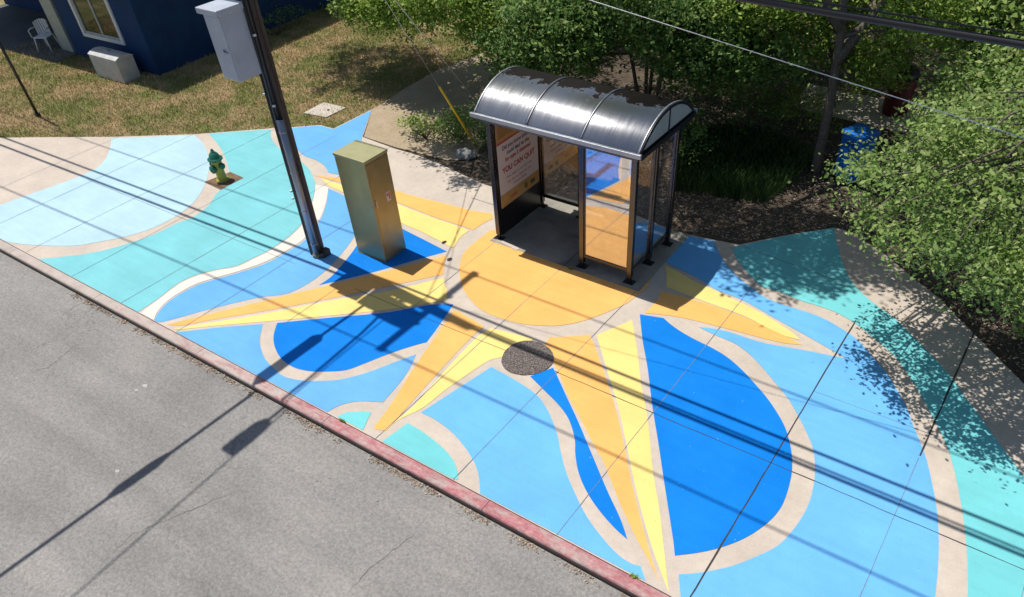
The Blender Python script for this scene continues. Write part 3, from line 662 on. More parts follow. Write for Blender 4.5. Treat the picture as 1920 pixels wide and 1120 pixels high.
for lab, c, r, k, mt in SH: shrub('shrub', lab, c, r, k, mt)
# strap-leaf ground cover behind the shelter
gc = [(1.2, 3.3), (4.0, 3.9), (4.1, 6.2), (2.2, 6.4), (.2, 5.0)]
V = []
N = 2600; X = RNG.uniform(.2, 4.1, N); Y = RNG.uniform(3.4, 6.3, N); k = inside_np(X, Y, gc); X = X[k]; Y = Y[k]
N = len(X); tuft = 7; X = np.repeat(X, tuft)+RNG.normal(size=N*tuft)*.05; Y = np.repeat(Y, tuft)+RNG.normal(size=N*tuft)*.05; N = len(X)
a = RNG.uniform(0, 2*np.pi, N); la = RNG.uniform(0, 2*np.pi, N); H = RNG.uniform(.18, .42, N); l = RNG.uniform(.03, .2, N); w2 = .009
V = np.zeros((N, 4, 3)); ca, sa = np.cos(a)*w2, np.sin(a)*w2
V[:, 0] = np.stack([X-ca, Y-sa, np.full(N, -.02)], 1); V[:, 1] = np.stack([X+ca, Y+sa, np.full(N, -.02)], 1)
V[:, 2] = np.stack([X+ca*.6+np.cos(la)*l, Y+sa*.6+np.sin(la)*l, H], 1); V[:, 3] = np.stack([X-ca*.2+np.cos(la)*l*1.2, Y-sa*.2+np.sin(la)*l*1.2, H+.03], 1)
o = quads_mesh('ground_cover', V, 4, GRASSD); tag(o, 'dark strap leaved ground cover in the shade behind the shelter', 'ground cover', kind='stuff')
# leaf litter
def litter(name, polys, n, label, size=.035, z=-.005):
    pts = []
    for poly, wt in polys:
        xs = [p[0] for p in poly]; ys = [p[1] for p in poly]; k = int(n*wt)
        X = RNG.uniform(min(xs), max(xs), k*3); Y = RNG.uniform(min(ys), max(ys), k*3); q = inside_np(X, Y, poly)
        pts.append(np.stack([X[q][:k], Y[q][:k], z+RNG.uniform(0, .02, len(X[q][:k]))], 1))
    V = leaf_cloud(np.concatenate(pts), size, size*.6, 2.2); o = quads_mesh(name, V, 4, LITTER)
    return tag(o, label, 'leaf litter', kind='stuff')
litter('leaf_litter', [([(3.1, 2.1), (4.1, 2.25), (5.4, 3.7), (6.4, 3.5), (7.7, 2.4), (9.4, .9), (11, 1.0), (11, 6), (6, 7.5), (-1, 8.5), (-3.6, 6), (-3, 2.6), (0, 2.15)], 1)], 26000, 'brown fallen leaves under the trees behind the walk')
gut = []
for i in range(70):
    x = random.uniform(-6, 7.5); gut.append((x, random.uniform(.03, .14)))
pts = np.concatenate([np.stack([RNG.normal(x, s, 40), KY-.205-np.abs(RNG.normal(0, .045, 40)), -.113+RNG.uniform(0, .014, 40)], 1) for x, s in gut])
o = quads_mesh('gutter_litter', leaf_cloud(pts, .032, .018, 1.5), 4, LITTER); tag(o, 'small brown leaf scraps gathered along the kerb gutter', 'leaf litter', kind='stuff')
# little green weeds in the kerb joint
for x, lab in ((1.0, 'tiny green weed in the kerb joint by the aqua dome'), (6.0, 'tiny green weed in the kerb joint below the long yellow ray'), (1.78, 'tiny green weed at the front edge of the shelter pad')):
    y = KY+.01 if x != 1.78 else -.19
    p_ = np.stack([RNG.normal(0, .03, 60), RNG.normal(0, .012, 60), RNG.uniform(.0, .035, 60)+.004], 1)
    o = quads_mesh('weed', leaf_cloud(p_, .03, .014, .6), 4, LEAF_Y); o.location = (x, y, 0); tag(o, lab, 'weed', 'weeds in the paving joints')

# ================================================================= HOUSE
HR = math.radians(2.5)
house = thing('blue_house', 'navy blue painted house with a white framed window and a shaded porch', 'house', (-14.2, 2.12, 0), HR)
m = MB()
m.box((-4.1, 0, -.1), (-3.05, .2, 2.75)); m.box((-3.05, 0, -.1), (-1.15, .2, .78)); m.box((-3.05, 0, 2.25), (-1.15, .2, 2.75)); m.box((-1.15, 0, -.1), (0, .2, 2.75))
m.box((-.2, .2, -.1), (0, 9.5, 2.75)); m.box((-4.1, .2, -.1), (-3.9, 2.2, 2.75)); m.box((-12, 2.2, -.1), (-3.9, 2.4, 2.75)); m.box((-12, 9.3, -.1), (-.2, 9.5, 2.75)); m.box((-12.0, 2.4, -.1), (-11.8, 9.3, 2.75))
m.build('wall', NAVY, house)
m = MB(); m.mi = 0
lo = [(-12.6, -.62, 2.6), (.62, -.62, 2.6), (.62, 10.1, 2.6), (-12.6, 10.1, 2.6)]; rg = [(-9, 4.7, 4.2), (-3.2, 4.7, 4.2)]
v = [m.bm.verts.new(p) for p in lo+rg]
for f in ((0, 1, 5, 4), (1, 2, 5), (2, 3, 4, 5), (3, 0, 4), (3, 2, 1, 0)): m.bm.faces.new([v[i] for i in f])
m.build('roof', ROOFS, house)
m = MB()
for a, b in (((-12.6, -.66, 2.52), (.66, -.62, 2.68)), ((.62, -.62, 2.52), (.66, 10.1, 2.68))): m.box(a, b)
m.build('fascia', TRIM, house)
m = MB()  # window: casing, sashes
for a, b in (((-3.12, -.05, .70), (-1.08, .03, .80)), ((-3.12, -.05, 2.22), (-1.08, .03, 2.32)), ((-3.12, -.05, .80), (-3.0, .03, 2.22)), ((-1.2, -.05, .80), (-1.08, .03, 2.22))): m.box(a, b)
win = m.build('window', TRIM, house, .006)
m = MB()
for a, b in (((-3.0, .0, .80), (-1.2, .05, .86)), ((-2.14, .0, .86), (-2.06, .05, 2.2)), ((-3.0, .0, .86), (-2.95, .05, 2.2)), ((-1.25, .0, .86), (-1.2, .05, 2.2))): m.box(a, b)
m.build('sash', CREAM, win)
m = MB(); m.box((-2.95, .02, .86), (-1.25, .028, 2.2)); m.build('pane', WGLASS, win)
m = MB()
for i in range(34):
    x = -2.95+i*.05; m.tube([(x, .12+.012*(i % 2), .84), (x, .12+.012*(i % 2), 2.22)], .03, 7)
m.build('curtain', m_plain('curtain_shade', (.20, .19, .13), .9, 0, .3, 9), win)
m = MB(); m.box((-4.98, .05, 0), (-4.35, .16, 2.4)); m.build('porch_post', CREAM, house, .01)
m = MB(); m.box((-6.4, 2.06, 0), (-5.5, 2.19, 2.15)); m.build('door', CREAM, house, .01)
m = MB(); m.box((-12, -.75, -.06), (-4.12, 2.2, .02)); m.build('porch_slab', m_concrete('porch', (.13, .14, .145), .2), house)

# white box against the wall
bx = thing('storage_box', 'white metal box with a shallow lid standing against the blue house wall', 'box', (-15.27, 1.5, 0), HR-.02)
m = MB(); m.box((-.67, -.30, -.01), (.67, .28, .62)); m.build('body', WHITEC2, bx, .02)
m = MB()
n = 12; pr_ = [(-.30, .62)]+[(-.30+.6*i/n, .625+.09*math.sin(math.pi*i/n)**.8) for i in range(n+1)]+[(.30, .62)]
A = [m.bm.verts.new((-.69, y, z)) for y, z in pr_]; B = [m.bm.verts.new((.69, y, z)) for y, z in pr_]
for i in range(len(pr_)): m.bm.faces.new((A[i], B[i], B[(i+1) % len(pr_)], A[(i+1) % len(pr_)]))
m.bm.faces.new(A); m.bm.faces.new(B); bmesh.ops.remove_doubles(m.bm, verts=m.bm.verts, dist=.0005)
m.build('lid', WHITEC2, bx)
m = MB(); m.box((-.14, -.05, .705), (.02, .05, .74)); m.build('vent', GALV, bx, .008)
# white plastic chair on the porch
ch = thing('plastic_chair', 'white plastic armchair in the shade of the porch', 'chair', (-19.55, 1.75, .02), math.radians(25))
m = MB(); m.box((-.23, -.22, .40), (.23, .22, .435)); m.build('seat', TRIM, ch, .02)
m = MB()
for i in range(9):
    a = math.radians(200+140*i/8-90); m.box((-.028, -.008, .43), (.028, .008, .86-.004*(i-4)**2), mat=Matrix.Translation((.25*math.sin(math.radians(-70+140*i/8)), .05+.2*math.cos(math.radians(-70+140*i/8)), 0))@Matrix.Rotation(-math.radians(-70+140*i/8), 4, 'Z'))
m.build('backrest', TRIM, ch, .004)
for sx in (-1, 1):
    m = MB(); m.tube([(sx*.26, -.2, .43), (sx*.28, -.2, .63), (sx*.28, -.05, .66), (sx*.26, .15, .64)], .018, 8); m.build('armrest', TRIM, ch)
    for sy in (-1, 1):
        m = MB(); m.tube([(sx*.2, sy*.19, .41), (sx*.25, sy*.24, 0)], [.025, .018], 8); m.build('leg', TRIM, ch)
# dark post at left edge
pl = thing('sign_post', 'dark thin metal post standing on the lawn at the left edge', 'post', (-14.66, -1.4, 0))
m = MB(); m.tube([(0, 0, -.1), (0, 0, 3.0)], .038, 10); m.build('pole', FRAMEK, pl)
m = MB(); m.lathe([(.0, .0), (.075, .0), (.07, .05), (.045, .09), (.0, .09)], 16); m.build('base', FRAMEK, pl)
# concrete utility vault lid on the lawn
vt = thing('utility_cover', 'square pale concrete utility cover set in the lawn', 'utility cover')
a_ = W([(569, 213), (612, 221), (649, 203), (607, 193)]); m = MB(); m.prism(a_, -.05, .02); m.build('lid', CONCB, vt, .01)
cx_, cy_ = bp(616, 208); m = MB(); m.lathe([(.0, .021), (.04, .021), (.04, .03), (.0, .03)], 10, (cx_, cy_)); m.build('lift_hole', JOINT, vt)
m = MB(); x, y = bp(872, 293)
rk = bmesh.ops.create_icosphere(m.bm, subdivisions=3, radius=1)['verts']
for v_ in rk: v_.co = Vector((v_.co.x*.28, v_.co.y*.2, v_.co.z*.12))*(1+.12*math.sin(v_.co.x*7+v_.co.y*5))
o = m.build('rock', m_concrete('rock_grey', (.26, .27, .27), .2)); o.location = (x, y, .04); tag(o, 'flat grey rock in the shrubs left of the shelter', 'rock')

# ================================================================= BUS SHELTER
sh = thing('bus_shelter', 'bus shelter with a barrel vaulted metal roof and tinted glass panels', 'bus shelter', (0, 0, .012))
L_, D_ = 2.93, 1.48; ZT = 2.40
def post(x, y, name='post'):
    m = MB(); m.box((x-.045, y-.045, .10), (x+.045, y+.045, ZT)); p = m.build(name, FRAME, sh, .006)
    m = MB(); m.box((x-.028, y-.028, 0.008), (x+.028, y+.028, .10)); m.box((x-.10, y-.075, .0), (x+.10, y+.075, .010)); 
    for sx in (-.07, .07): m.lathe([(.0, .01), (.012, .01), (.012, .028), (.0, .028)], 8, (x+sx, y))
    m.build('foot', FRAMEK, p)
    return p
post(0, 0); post(L_, 0); post(1.93, 0); post(L_, D_); post(.02, D_); post(L_, .72, 'mullion'); post(.98, D_, 'mullion'); post(1.95, D_, 'mullion')
def rail(name, a, b, mt=FRAME):
    m = MB(); m.box(a, b); return m.build(name, mt, sh, .005)
rail('front_beam', (-.12, -.065, 2.402), (L_+.12, .055, 2.50)); rail('back_beam', (-.12, D_-.055, 2.402), (L_+.12, D_+.065, 2.50))
rail('side_beam', (-.06, .056, 2.402), (.05, D_-.056, 2.50)); rail('side_beam', (L_-.05, .056, 2.402), (L_+.06, D_-.056, 2.50))
def panel(a, b, t, axis, name='glass_panel', z0=.27, z1=2.34, rw=.05):
    """framed glass from a to b along x or y"""
    p = MB()
    if axis == 'x': p.box((a, t-.004, z0), (b, t+.004, z1))
    else: p.box((t-.004, a, z0), (t+.004, b, z1))
    o = p.build(name, GLASS, sh)
    q = MB()
    for z in (z0-rw, z1):
        if axis == 'x': q.box((a, t-.022, z), (b, t+.022, z+rw))
        else: q.box((t-.022, a, z), (t+.022, b, z+rw))
    for s in (a, b-.022):
        if axis == 'x': q.box((s, t-.018, z0), (s+.022, t+.018, z1))
        else: q.box((t-.018, s, z0), (t+.018, s+.022, z1))
    q.build('panel_frame', FRAME, o, .003)
    return o
panel(1.976, L_-.046, 0, 'x'); panel(.046, .674, L_, 'y'); panel(.766, D_-.046, L_, 'y')
panel(.066, .934, D_, 'x'); panel(1.026, 1.904, D_, 'x'); panel(1.996, L_-.046, D_, 'x')
# poster case on the left side
case = None
m = MB(); m.box((-.035, .05, .04), (.035, D_-.05, 2.39)); case = m.build('poster_case', FRAMEK, sh, .004)
m = MB(); m.box((.037, .10, .60), (.041, D_-.10, 2.32)); poster = m.build('poster', m_plain('poster_white', (.74, .67, .67), .35, 0, .04), case)
def pst(name, y0, y1, z0, z1, col, x=.0425):
    m = MB(); m.box((x-.001, y0, z0), (x+.001, y1, z1)); return m.build(name, m_plain(name, col, .35, 0, .12, 12), poster)
pst('poster_header', .10, D_-.10, 1.86, 2.32, (.50, .29, .12)); pst('poster_footer', .10, D_-.10, .60, .86, (.55, .33, .11))
pst('poster_picture', .16, .62, 1.94, 2.24, (.36, .20, .07), .0445); pst('poster_emblem', .70, .92, 1.96, 2.28, (.62, .48, .44), .0445); pst('poster_red', .94, 1.37, 1.90, 2.30, (.52, .06, .045), .0445); pst('poster_logo', 1.08, 1.22, .68, .76, (.06, .10, .04), .0445)
pst('poster_logo', .88, .97, .67, .78, (.12, .16, .04), .0445); pst('poster_logo', .42, .62, .68, .75, (.5, .16, .05), .0445); pst('poster_stripe', .10, D_-.10, 1.84, 1.875, (.45, .05, .04), .0448)
TXR = m_plain('poster_red_ink', (.42, .03, .035), .5, 0, .05); TXB = m_plain('poster_blue_ink', (.07, .06, .17), .5, 0, .05); TXP = m_plain('poster_pink_ink', (.46, .22, .24), .5, 0, .05)
def text(body, y, z, size, mt, name='lettering', parent=poster, M=None, bold=0):
    cu = bpy.data.curves.new(name, 'FONT'); cu.body = body; cu.size = size; cu.align_x = 'CENTER'; cu.extrude = .0006; cu.offset = bold
    t = bpy.data.objects.new('tmp', cu); C.objects.link(t); dg = bpy.context.evaluated_depsgraph_get()
    me = bpy.data.meshes.new_from_object(t.evaluated_get(dg)); bpy.data.objects.remove(t)
    me.materials.clear(); me.materials.append(mt); o = link(name, me, parent)
    o.matrix_local = M if M is not None else Matrix.Translation((.0435, y, z)) @ Matrix(((0, 0, 1, 0), (1, 0, 0, 0), (0, 1, 0, 0), (0, 0, 0, 1)))
    return o
mid = D_/2
text('Did you know smoking', mid, 1.70, .105, TXB, bold=.002); text('could lead to the', mid, 1.58, .105, TXB, bold=.002); text('for type 2 diabetes?', mid, 1.46, .105, TXR, bold=.002)
text('YOU CAN QUIT', mid, 1.26, .145, TXR, bold=.004)
text('Free help is one call away', mid, 1.12, .08, TXP); text('any day or night for you', mid, 1.02, .08, TXP); text('and your family', mid, .93, .07, TXP)
# barrel roof: three skins, ribs, gables
y0, y1 = -.20, 1.70; zE = 2.505; RISE = .42; XL, XR = -.17, 3.11
hc = (y1-y0)/2; R_ = (hc*hc+RISE*RISE)/(2*RISE); yc = (y0+y1)/2; zc = zE+RISE-R_; th = math.asin(hc/R_)
def arc(r, n=32): return [(yc+r*math.sin(-th+2*th*i/n), zc+r*math.cos(-th+2*th*i/n)) for i in range(n+1)]
def vault(name, xa, xb, r, t, mt, parent):
    m = MB(); o_, i_ = arc(r), arc(r-t)
    for side_ in (0,):
        A = [[m.bm.verts.new((x, y, z)) for y, z in o_] for x in (xa, xb)]; B = [[m.bm.verts.new((x, y, z)) for y, z in i_] for x in (xa, xb)]
        n = len(o_)
        for i in range(n-1):
            f = m.bm.faces.new((A[0][i], A[0][i+1], A[1][i+1], A[1][i])); f.smooth = True
            f = m.bm.faces.new((B[0][i], B[1][i], B[1][i+1], B[0][i+1])); f.smooth = True
            m.bm.faces.new((A[0][i], B[0][i], B[0][i+1], A[0][i+1])); m.bm.faces.new((A[1][i], A[1][i+1], B[1][i+1], B[1][i]))
        for e in (0, n-1): m.bm.faces.new((A[0][e], A[1][e], B[1][e], B[0][e]))
    return m.build(name, mt, parent)
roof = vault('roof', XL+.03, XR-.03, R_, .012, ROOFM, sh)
uv = roof.data.uv_layers.new(name='UVMap')
for lp in roof.data.loops:
    co = roof.data.vertices[lp.vertex_index].co; uv.data[lp.index].uv = (co.x*.2+.5, math.atan2(co.y-yc, co.z-zc)*.3+.5)
for x in (XL+.03+(XR-XL-.06)/3, XL+.03+2*(XR-XL-.06)/3): vault('roof_rib', x-.022, x+.022, R_+.014, .013, m_metal('rib_metal', (.30, .30, .32), .35) if 'rib_metal' not in bpy.data.materials else bpy.data.materials['rib_metal'], roof)
for xa in (XL, XR-.03): vault('roof_edge', xa, xa+.03, R_+.012, .045, GALV if xa == XL else FRAMEK, roof)
vault('roof_edge', XR-.06, XR-.0301, R_+.013, .010, GALV, roof)
def gutter(name, a, b, mt):
    m = MB(); m.box(a, b); return m.build(name, mt, roof, .004)
gutter('gutter', (XL-.04, y0-.055, zE-.035), (XR+.03, y0-.002, zE+.035), GALV); gutter('gutter', (XL-.04, y1+.002, zE-.035), (XR+.03, y1+.055, zE+.035), GALV)
gutter('eave_beam', (XR-.04, y0, zE-.07), (XR+.03, y1, zE-.002), FRAMEK); gutter('eave_beam', (XL, y0, zE-.07), (XL+.06, y1, zE-.002), FRAME)
gutter('front_fascia', (XL+.06, y0, zE-.10), (XR-.042, y0+.10, zE-.037), FRAME); gutter('back_fascia', (XL+.06, y1-.1, zE-.10), (XR-.042, y1, zE-.037), FRAME)
for xg in (XL+.012, XR-.018):
    a_ = arc(R_-.035, 24); m = MB(); lo_ = [(y, z) for y, z in a_ if z > zE]
    A = [m.bm.verts.new((xg, y, z)) for y, z in lo_]; B = [m.bm.verts.new((xg+.006, y, z)) for y, z in lo_]
    m.bm.faces.new(A); m.bm.faces.new(B[::-1])
    for i in range(len(A)): m.bm.faces.new((A[i], B[i], B[(i+1) % len(A)], A[(i+1) % len(A)]))
    gb = m.build('gable_glass', FROST, roof)
    m = MB(); m.box((xg-.012, yc-.014, zE), (xg+.018, yc+.014, zE+RISE-.04)); m.build('gable_bar', FRAMEK, gb)
# bench inside
m = MB()
for i in range(5): m.box((1.75, 1.02+i*.075, .44), (2.75, 1.075+i*.075, .465))
bench = m.build('bench_seat', GALV, sh, .004)
m = MB()
for i in range(3): m.box((1.75, 1.40, .56+i*.10), (2.75, 1.42, .62+i*.10))
m.build('bench_back', GALV, bench, .004)
for x in (1.85, 2.65):
    m = MB(); m.box((x-.02, 1.03, .0), (x+.02, 1.39, .03)); m.box((x-.02, 1.18, .03), (x+.02, 1.24, .435)); m.box((x-.02, 1.425, .43), (x+.02, 1.445, .9)); m.build('bench_leg', FRAMEK, bench, .003)

# ================================================================= CABINET
cb = thing('utility_cabinet', 'tall olive metal utility cabinet on the blue triangle beside the pole', 'cabinet', (-1.755, -1.52, 0))
m = MB(); m.box((-.372, -.29, .0), (.372, .29, 2.0)); m.build('body', CABM, cb, .008)
m = MB(); m.box((-.385, -.303, 1.985), (.385, .303, 2.035)); m.build('lid', m_plain('lid_paint', (.38, .36, .19), .45, .2, .08), cb, .008)
m = MB(); m.box((.3722, -.262, .06), (.3775, .262, 1.95)); dr = m.build('door', CABM, cb, .004)
m = MB(); m.box((.378, -.235, 1.13), (.392, -.205, 1.27)); m.build('handle', GALV, dr, .003)
m = MB(); m.box((.378, .05, 1.12), (.3795, .155, 1.30)); st = m.build('warning_sticker', m_plain('sticker', (.72, .62, .60), .4), dr)
m = MB(); m.box((.380, .062, 1.22), (.381, .095, 1.28)); m.box((.380, .11, 1.15), (.381, .143, 1.28)); m.build('sticker_mark', m_plain('sticker_red', (.6, .09, .07), .4), st)
m = MB()
for z in (1.92, .05):
    pass
m.box((-.372, -.305, .0), (.372, -.292, .02)); m.build('skirt', CABM, cb)

# ================================================================= HYDRANT
hx, hy = -7.03, -1.22
hd = thing('fire_hydrant', 'yellow fire hydrant with a green bonnet and green side caps in a square dirt cutout', 'fire hydrant', (hx, hy, 0), math.radians(5))
m = MB(); m.lathe([(0, -.02), (.15, -.02), (.15, .03), (.115, .035), (.105, .06), (.10, .30), (.108, .34), (.118, .40), (.118, .48), (.11, .50), (0, .50)], 24); m.build('barrel', HYEL, hd)
m = MB(); m.lathe([(0, .495), (.165, .495), (.17, .51), (.165, .525), (.13, .53), (.122, .56), (.105, .61), (.075, .65), (.045, .67), (.04, .70), (0, .70)], 24)
bn = m.build('bonnet', HGREEN, hd)
m = MB(); m.lathe([(0, .69), (.028, .69), (.028, .735), (0, .735)], 5); m.build('operating_nut', HGREEN, bn)
for k in range(8):
    a = k*math.pi/4; m = MB(); m.lathe([(0, .48), (.014, .48), (.014, .535), (0, .535)], 6, (.148*math.cos(a), .148*math.sin(a))); m.build('bolt', HGREEN, bn)
for s, rr in ((1, .055), (-1, .055)):
    M = Matrix.Translation((0, 0, .37)) @ Matrix.Rotation(s*math.pi/2, 4, 'Y')
    m = MB(); m.lathe([(0, .09), (.05, .09), (.05, .13), (.068, .13), (.068, .18), (.05, .19), (.02, .19), (.02, .215), (0, .215)], 14, mat=M); m.build('side_cap', HGREEN, hd)
M = Matrix.Translation((0, 0, .32)) @ Matrix.Rotation(math.pi/2, 4, 'X')
m = MB(); m.lathe([(0, .09), (.07, .09), (.07, .13), (.088, .13), (.088, .18), (.06, .195), (.022, .195), (.022, .22), (0, .22)], 16, mat=M); m.build('pumper_cap', HGREEN, hd)

# ================================================================= UTILITY POLE
PX, PY = -2.80, -2.24
RISERM = m_metal('riser_steel', (.36, .38, .44), .35, .8, .12)
pole = thing('utility_pole', 'brown wooden utility pole with a metal riser and black cables by the cabinet', 'utility pole', (PX, PY, 0))
LE = .034
def lx(z): return LE*z
m = MB(); zs = [-.3+i*.5 for i in range(22)]
m.tube([(lx(z), 0, z) for z in zs], [.132-.003*max(z, 0) for z in zs], 24); m.build('shaft', WOOD, pole)
def riser(name, dx, dy, z0, z1, r, mt, n=10):
    m = MB(); m.tube([(lx(z0)+dx, dy, z0), (lx((z0+z1)/2)+dx, dy, (z0+z1)/2), (lx(z1)+dx, dy, z1)], r, n); return m.build(name, mt, pole)
riser('riser_guard', .088, -.108, .0, 2.72, .062, RISERM, 16)
riser('conduit', -.072, -.105, .0, 4.2, .030, RUBBER); riser('cable', .075, -.11, 2.6, 9.0, .026, RUBBER); riser('cable', .03, -.13, 2.65, 6.0, .022, RUBBER)
riser('cable', .115, -.07, 2.65, 7.5, .020, RUBBER); riser('ground_wire', .128, -.01, .0, 9.0, .009, RUBBER, 6)
for z in (.28, 1.0, 1.75, 2.5):
    m = MB(); m.lathe([(.04, z), (.068, z), (.068, z+.022), (.04, z+.022)], 16, (lx(z)+.088, -.108)); m.build('strap', RISERM, pole, .002)
for z, x in ((3.1, -.14), (3.55, -.05), (4.05, .06), (2.95, .05), (1.35, -.15), (1.2, -.16)):
    m = MB(); m.box((lx(z)+x+.04-.018, -.165, z), (lx(z)+x+.04+.018, -.125, z+.03)); m.build('clamp', TRIM, pole, .002)
m = MB(); m.box((.13, -.03, 0), (.26, .10, .13)); m.lathe([(0, .0), (.06, .0), (.06, .10), (0, .10)], 14, (.20, -.06)); m.build('ground_stub', m_plain('stub_dark', (.045, .04, .035), .6), pole, .01)
m = MB(); m.lathe([(0, 0), (.085, 0), (.085, .05), (.07, .08), (0, .08)], 14, (.088, -.112)); m.build('riser_foot', m_plain('brass_dirt', (.25, .19, .12), .6, .3), pole)
# high gear that only throws its shadow on the walk
m = MB(); m.box((-.06, -1.36, 8.18), (.06, 1.32, 8.3), mat=Matrix.Translation((lx(8.3)-.13, 0, 0))); arm = m.build('crossarm', WOOD, pole, .01)
for y in (-1.28, -.45, .45, 1.22):
    m = MB(); m.lathe([(0, 8.3), (.03, 8.3), (.055, 8.35), (.03, 8.39), (.06, 8.43), (.03, 8.48), (0, 8.5)], 12, (lx(8.3)-.13, y)); m.build('insulator', GALV, arm)
for z0, z1, y0_, y1_ in ((5.0, 5.9, -.66, -.18), (6.15, 7.5, -.74, -.20)):
    m = MB(); m.box((lx(z0)-.15, y0_, z0), (lx(z0)+.16, y1_, z1)); tr_ = m.build('control_case', GALV, pole, .03)
    m = MB(); m.box((lx(z0)-.05, y1_+.001, z0+.2), (lx(z0)+.05, -.1, z0+.27)); m.box((lx(z0)-.05, y1_+.001, z1-.3), (lx(z0)+.05, -.1, z1-.23)); m.build('bracket', GALV, tr_)
m = MB(); m.tube([(lx(6.6), -.1, 6.0), (lx(6.6), -1.2, 6.45), (lx(6.6), -2.6, 6.7), (lx(6.6), -3.5, 6.72)], .03, 10); sa_ = m.build('lamp_arm', GALV, pole)
m = MB()
for i, (yy, ww, hh) in enumerate(((-3.25, .05, .04), (-3.4, .12, .07), (-3.7, .14, .08), (-4.02, .14, .06), (-4.1, .10, .03))): pass
prof_ = [(-3.42, .05), (-3.58, .125), (-3.9, .145), (-4.2, .14), (-4.24, .12)]
A = [m.bm.verts.new((lx(6.6)+s*w_, y, 6.78)) for s in (-1, 1) for y, w_ in (prof_ if s < 0 else prof_[::-1])]; B = [m.bm.verts.new((v_.co.x, v_.co.y, 6.66)) for v_ in A]
m.bm.faces.new(A); m.bm.faces.new(B[::-1])
for i in range(len(A)): m.bm.faces.new((A[i], B[i], B[(i+1) % len(A)], A[(i+1) % len(A)]))
m.build('lamp_head', GALV, sa_, .02)
# white box on the pole
wb = thing('meter_box', 'white metal box with an overhanging lid mounted high on the wooden pole', 'electrical box', (-2.855, -2.60, 3.48))
m = MB(); m.box((-.20, -.22, 0), (.20, .22, .96)); m.build('body', WHITEB, wb, .008)
m = MB(); m.box((-.255, -.285, .955), (.235, .235, 1.04)); m.build('lid', WHITEB, wb, .012)
m = MB(); m.box((-.185, -.232, .03), (.185, -.2205, .93)); d_ = m.build('door', WHITEB, wb, .004)
m = MB(); m.box((.04, -.262, .42), (.14, -.235, .44)); m.tube([(.06, -.25, .40), (.06, -.25, .47)], .012, 8); m.build('latch', GALV, d_)
m = MB(); m.box((.02, .22, .2), (.10, .27, .26)); m.box((.02, .22, .7), (.10, .27, .76)); m.build('bracket', GALV, wb)

# guy wires
def wire(name, label, a, b, r, sag=0, mt=RUBBER, cat='cable', group=None, n=16, extra=None):
    pts = []
    for i in range(n+1):
        t = i/n; pts.append((a[0]+(b[0]-a[0])*t, a[1]+(b[1]-a[1])*t, a[2]+(b[2]-a[2])*t-4*sag*t*(1-t)))
    m = MB(); m.tube(pts, r, 8)
    if extra: m.tube([(p[0], p[1]+.0, p[2]+extra) for p in pts], r*.25, 6)
    o = m.build(name, mt); return tag(o, label, cat, group)
T9 = (PX+.22, PY, 8.6)
gy = thing('guy_wire', 'steel guy wire with a yellow plastic guard rising from the shrubs left of the shelter', 'guy wire', (-2.93, 3.02, 0))
A0 = Vector((-2.93, 3.02, 0)); B0 = Vector(T9)
m = MB(); m.tube([(0, 0, 0), tuple(B0-A0)], .007, 6); m.build('strand', GALV, gy)
d = (B0-A0).normalized(); m = MB(); m.tube([tuple(d*.05), tuple(d*2.08)], .026, 10); m.build('guard', YGUARD, gy)
m = MB(); m.tube([(0, .12, -.1), (0, 0, .02), tuple(d*.2)], .014, 8); m.build('anchor_rod', GALV, gy)
wire('guy_wire', 'second bare steel guy wire just behind the left end of the shelter roof', (-2.72, 3.85, 0), (PX+.2, PY, 7.6), .011, 0, GALV, 'guy wire')
# cables along the street
GRP = 'cables along the street'
def span(label, y, z, r, ye, sag, left=True, **k):
    wire('overhead_cable', label, (PX+.08, y, z), (32, ye, z), r, sag, group=GRP, n=40, **k)
    if left: wire('overhead_cable', label+', leftward span', (PX+.08, y, z), (-36, y-1.0, z), r, sag, group=GRP, n=40, **k)
span('thick black overhead cable bundle crossing the upper right corner', -2.36, 5.76, .034, -2.45, .36, extra=.07)
span('black overhead cable on the shelter side of the thick bundle', -2.05, 6.15, .030, -2.05, .30)
span('thinner overhead cable above the thick bundle', -2.28, 6.45, .022, -2.3, .30, left=False)
span('primary power line on the shelter end of the crossarm', PY+1.22, 8.52, .016, PY+1.22, .5)
span('primary power line on the street end of the crossarm', PY-1.28, 8.52, .018, PY-1.28, .5)
span('power line in the middle of the crossarm', PY-.12, 6.9, .020, PY-.10, .3, left=False)
wire('service_wire', 'thin grey service wire slanting across the trees at the upper right', (PX+.05, PY, 6.0), (19, .62, 2.17), .005, .0, GALV, 'cable', n=40)
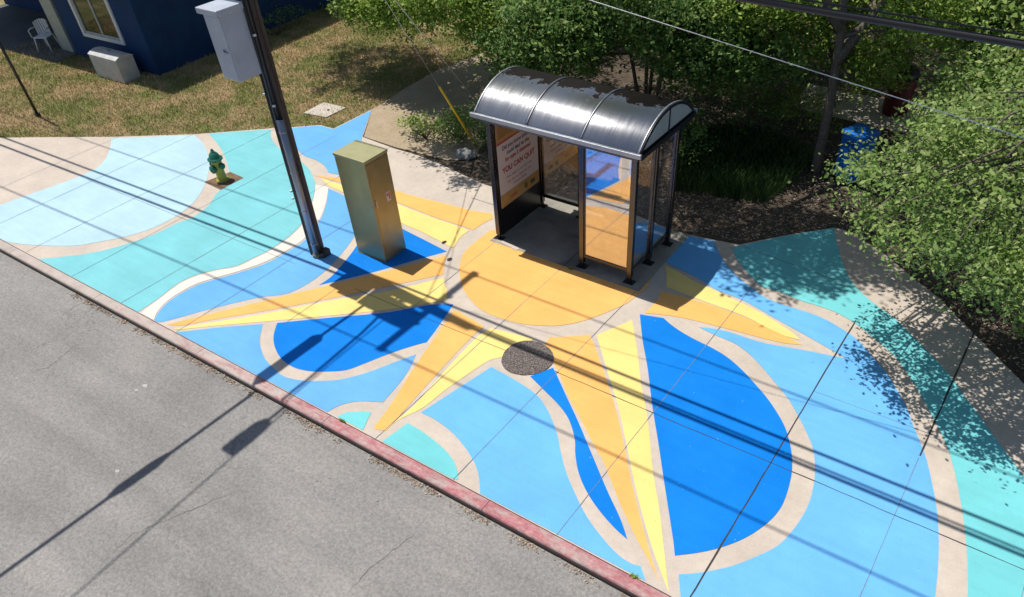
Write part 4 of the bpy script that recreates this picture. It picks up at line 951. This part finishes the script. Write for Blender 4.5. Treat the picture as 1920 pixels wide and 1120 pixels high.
# cable crossing the street with splice closures
cs = thing('street_crossing_cable', 'overhead cable crossing the street with two splice closures that shadow the road', 'cable', (PX, PY-.15, 5.62))
m = MB(); m.tube([(0, 0, 0), (0, -3, -.18), (-.02, -7, -.38), (-.05, -14, -.3)], .035, 8); m.build('strand', RUBBER, cs)
m = MB(); m.tube([(0, -1.5, -.12), (0, -1.6, -.12), (0, -2.8, -.17), (0, -2.95, -.17)], [.05, .12, .12, .04], 14); m.build('splice_closure', RUBBER, cs)
m = MB(); m.tube([(0, -4.6, -.3), (0, -4.85, -.3), (-.01, -5.4, -.33), (-.01, -5.6, -.33)], [.04, .085, .085, .04], 14); m.build('splice_closure', RUBBER, cs)
# small drops
wire('drop_wire', 'thin drop wire sloping from the pole past the shelter corner', (PX, PY, 7.2), (PX+.9, -14, 7.0), .014, .3, cat='cable')

# ================================================================= THINGS UNDER THE TREES
nb = thing('blue_box', 'bright blue metal box half hidden by leaves beside the bare grey trunk', 'newspaper box', (5.08, 5.62, 0), math.radians(-25))
m = MB(); m.box((-.25, -.24, .12), (.25, .24, 1.02)); m.build('body', BLUEBOX, nb, .02)
m = MB(); m.prism([(-.27, -.28), (.27, -.28), (.27, .26), (-.27, .26)], 1.02, 1.10); m.build('lid', BLUEBOX, nb, .015)
m = MB(); m.box((-.24, -.22, 0), (.24, .22, .12)); m.build('pedestal', FRAMEK, nb)
m = MB(); m.box((-.20, -.246, .55), (.20, -.2405, .95)); d_ = m.build('door', m_plain('blue_door', (.01, .12, .46), .3), nb, .004)
m = MB(); m.box((-.08, -.275, .88), (.08, -.247, .905)); m.build('handle', FRAMEK, d_, .003)
tb = thing('trash_bin', 'dark red litter bin with a black domed lid on the path behind the trees', 'litter bin', (4.95, 9.5, 0))
m = MB(); m.lathe([(0, 0), (.27, 0), (.30, .05), (.31, .8), (.29, .86), (0, .86)], 24); m.build('body', REDBOX, tb)
m = MB(); m.lathe([(0, .86), (.33, .86), (.33, .93), (.28, 1.05), (.15, 1.13), (0, 1.15)], 24); m.build('lid', RUBBER, tb)
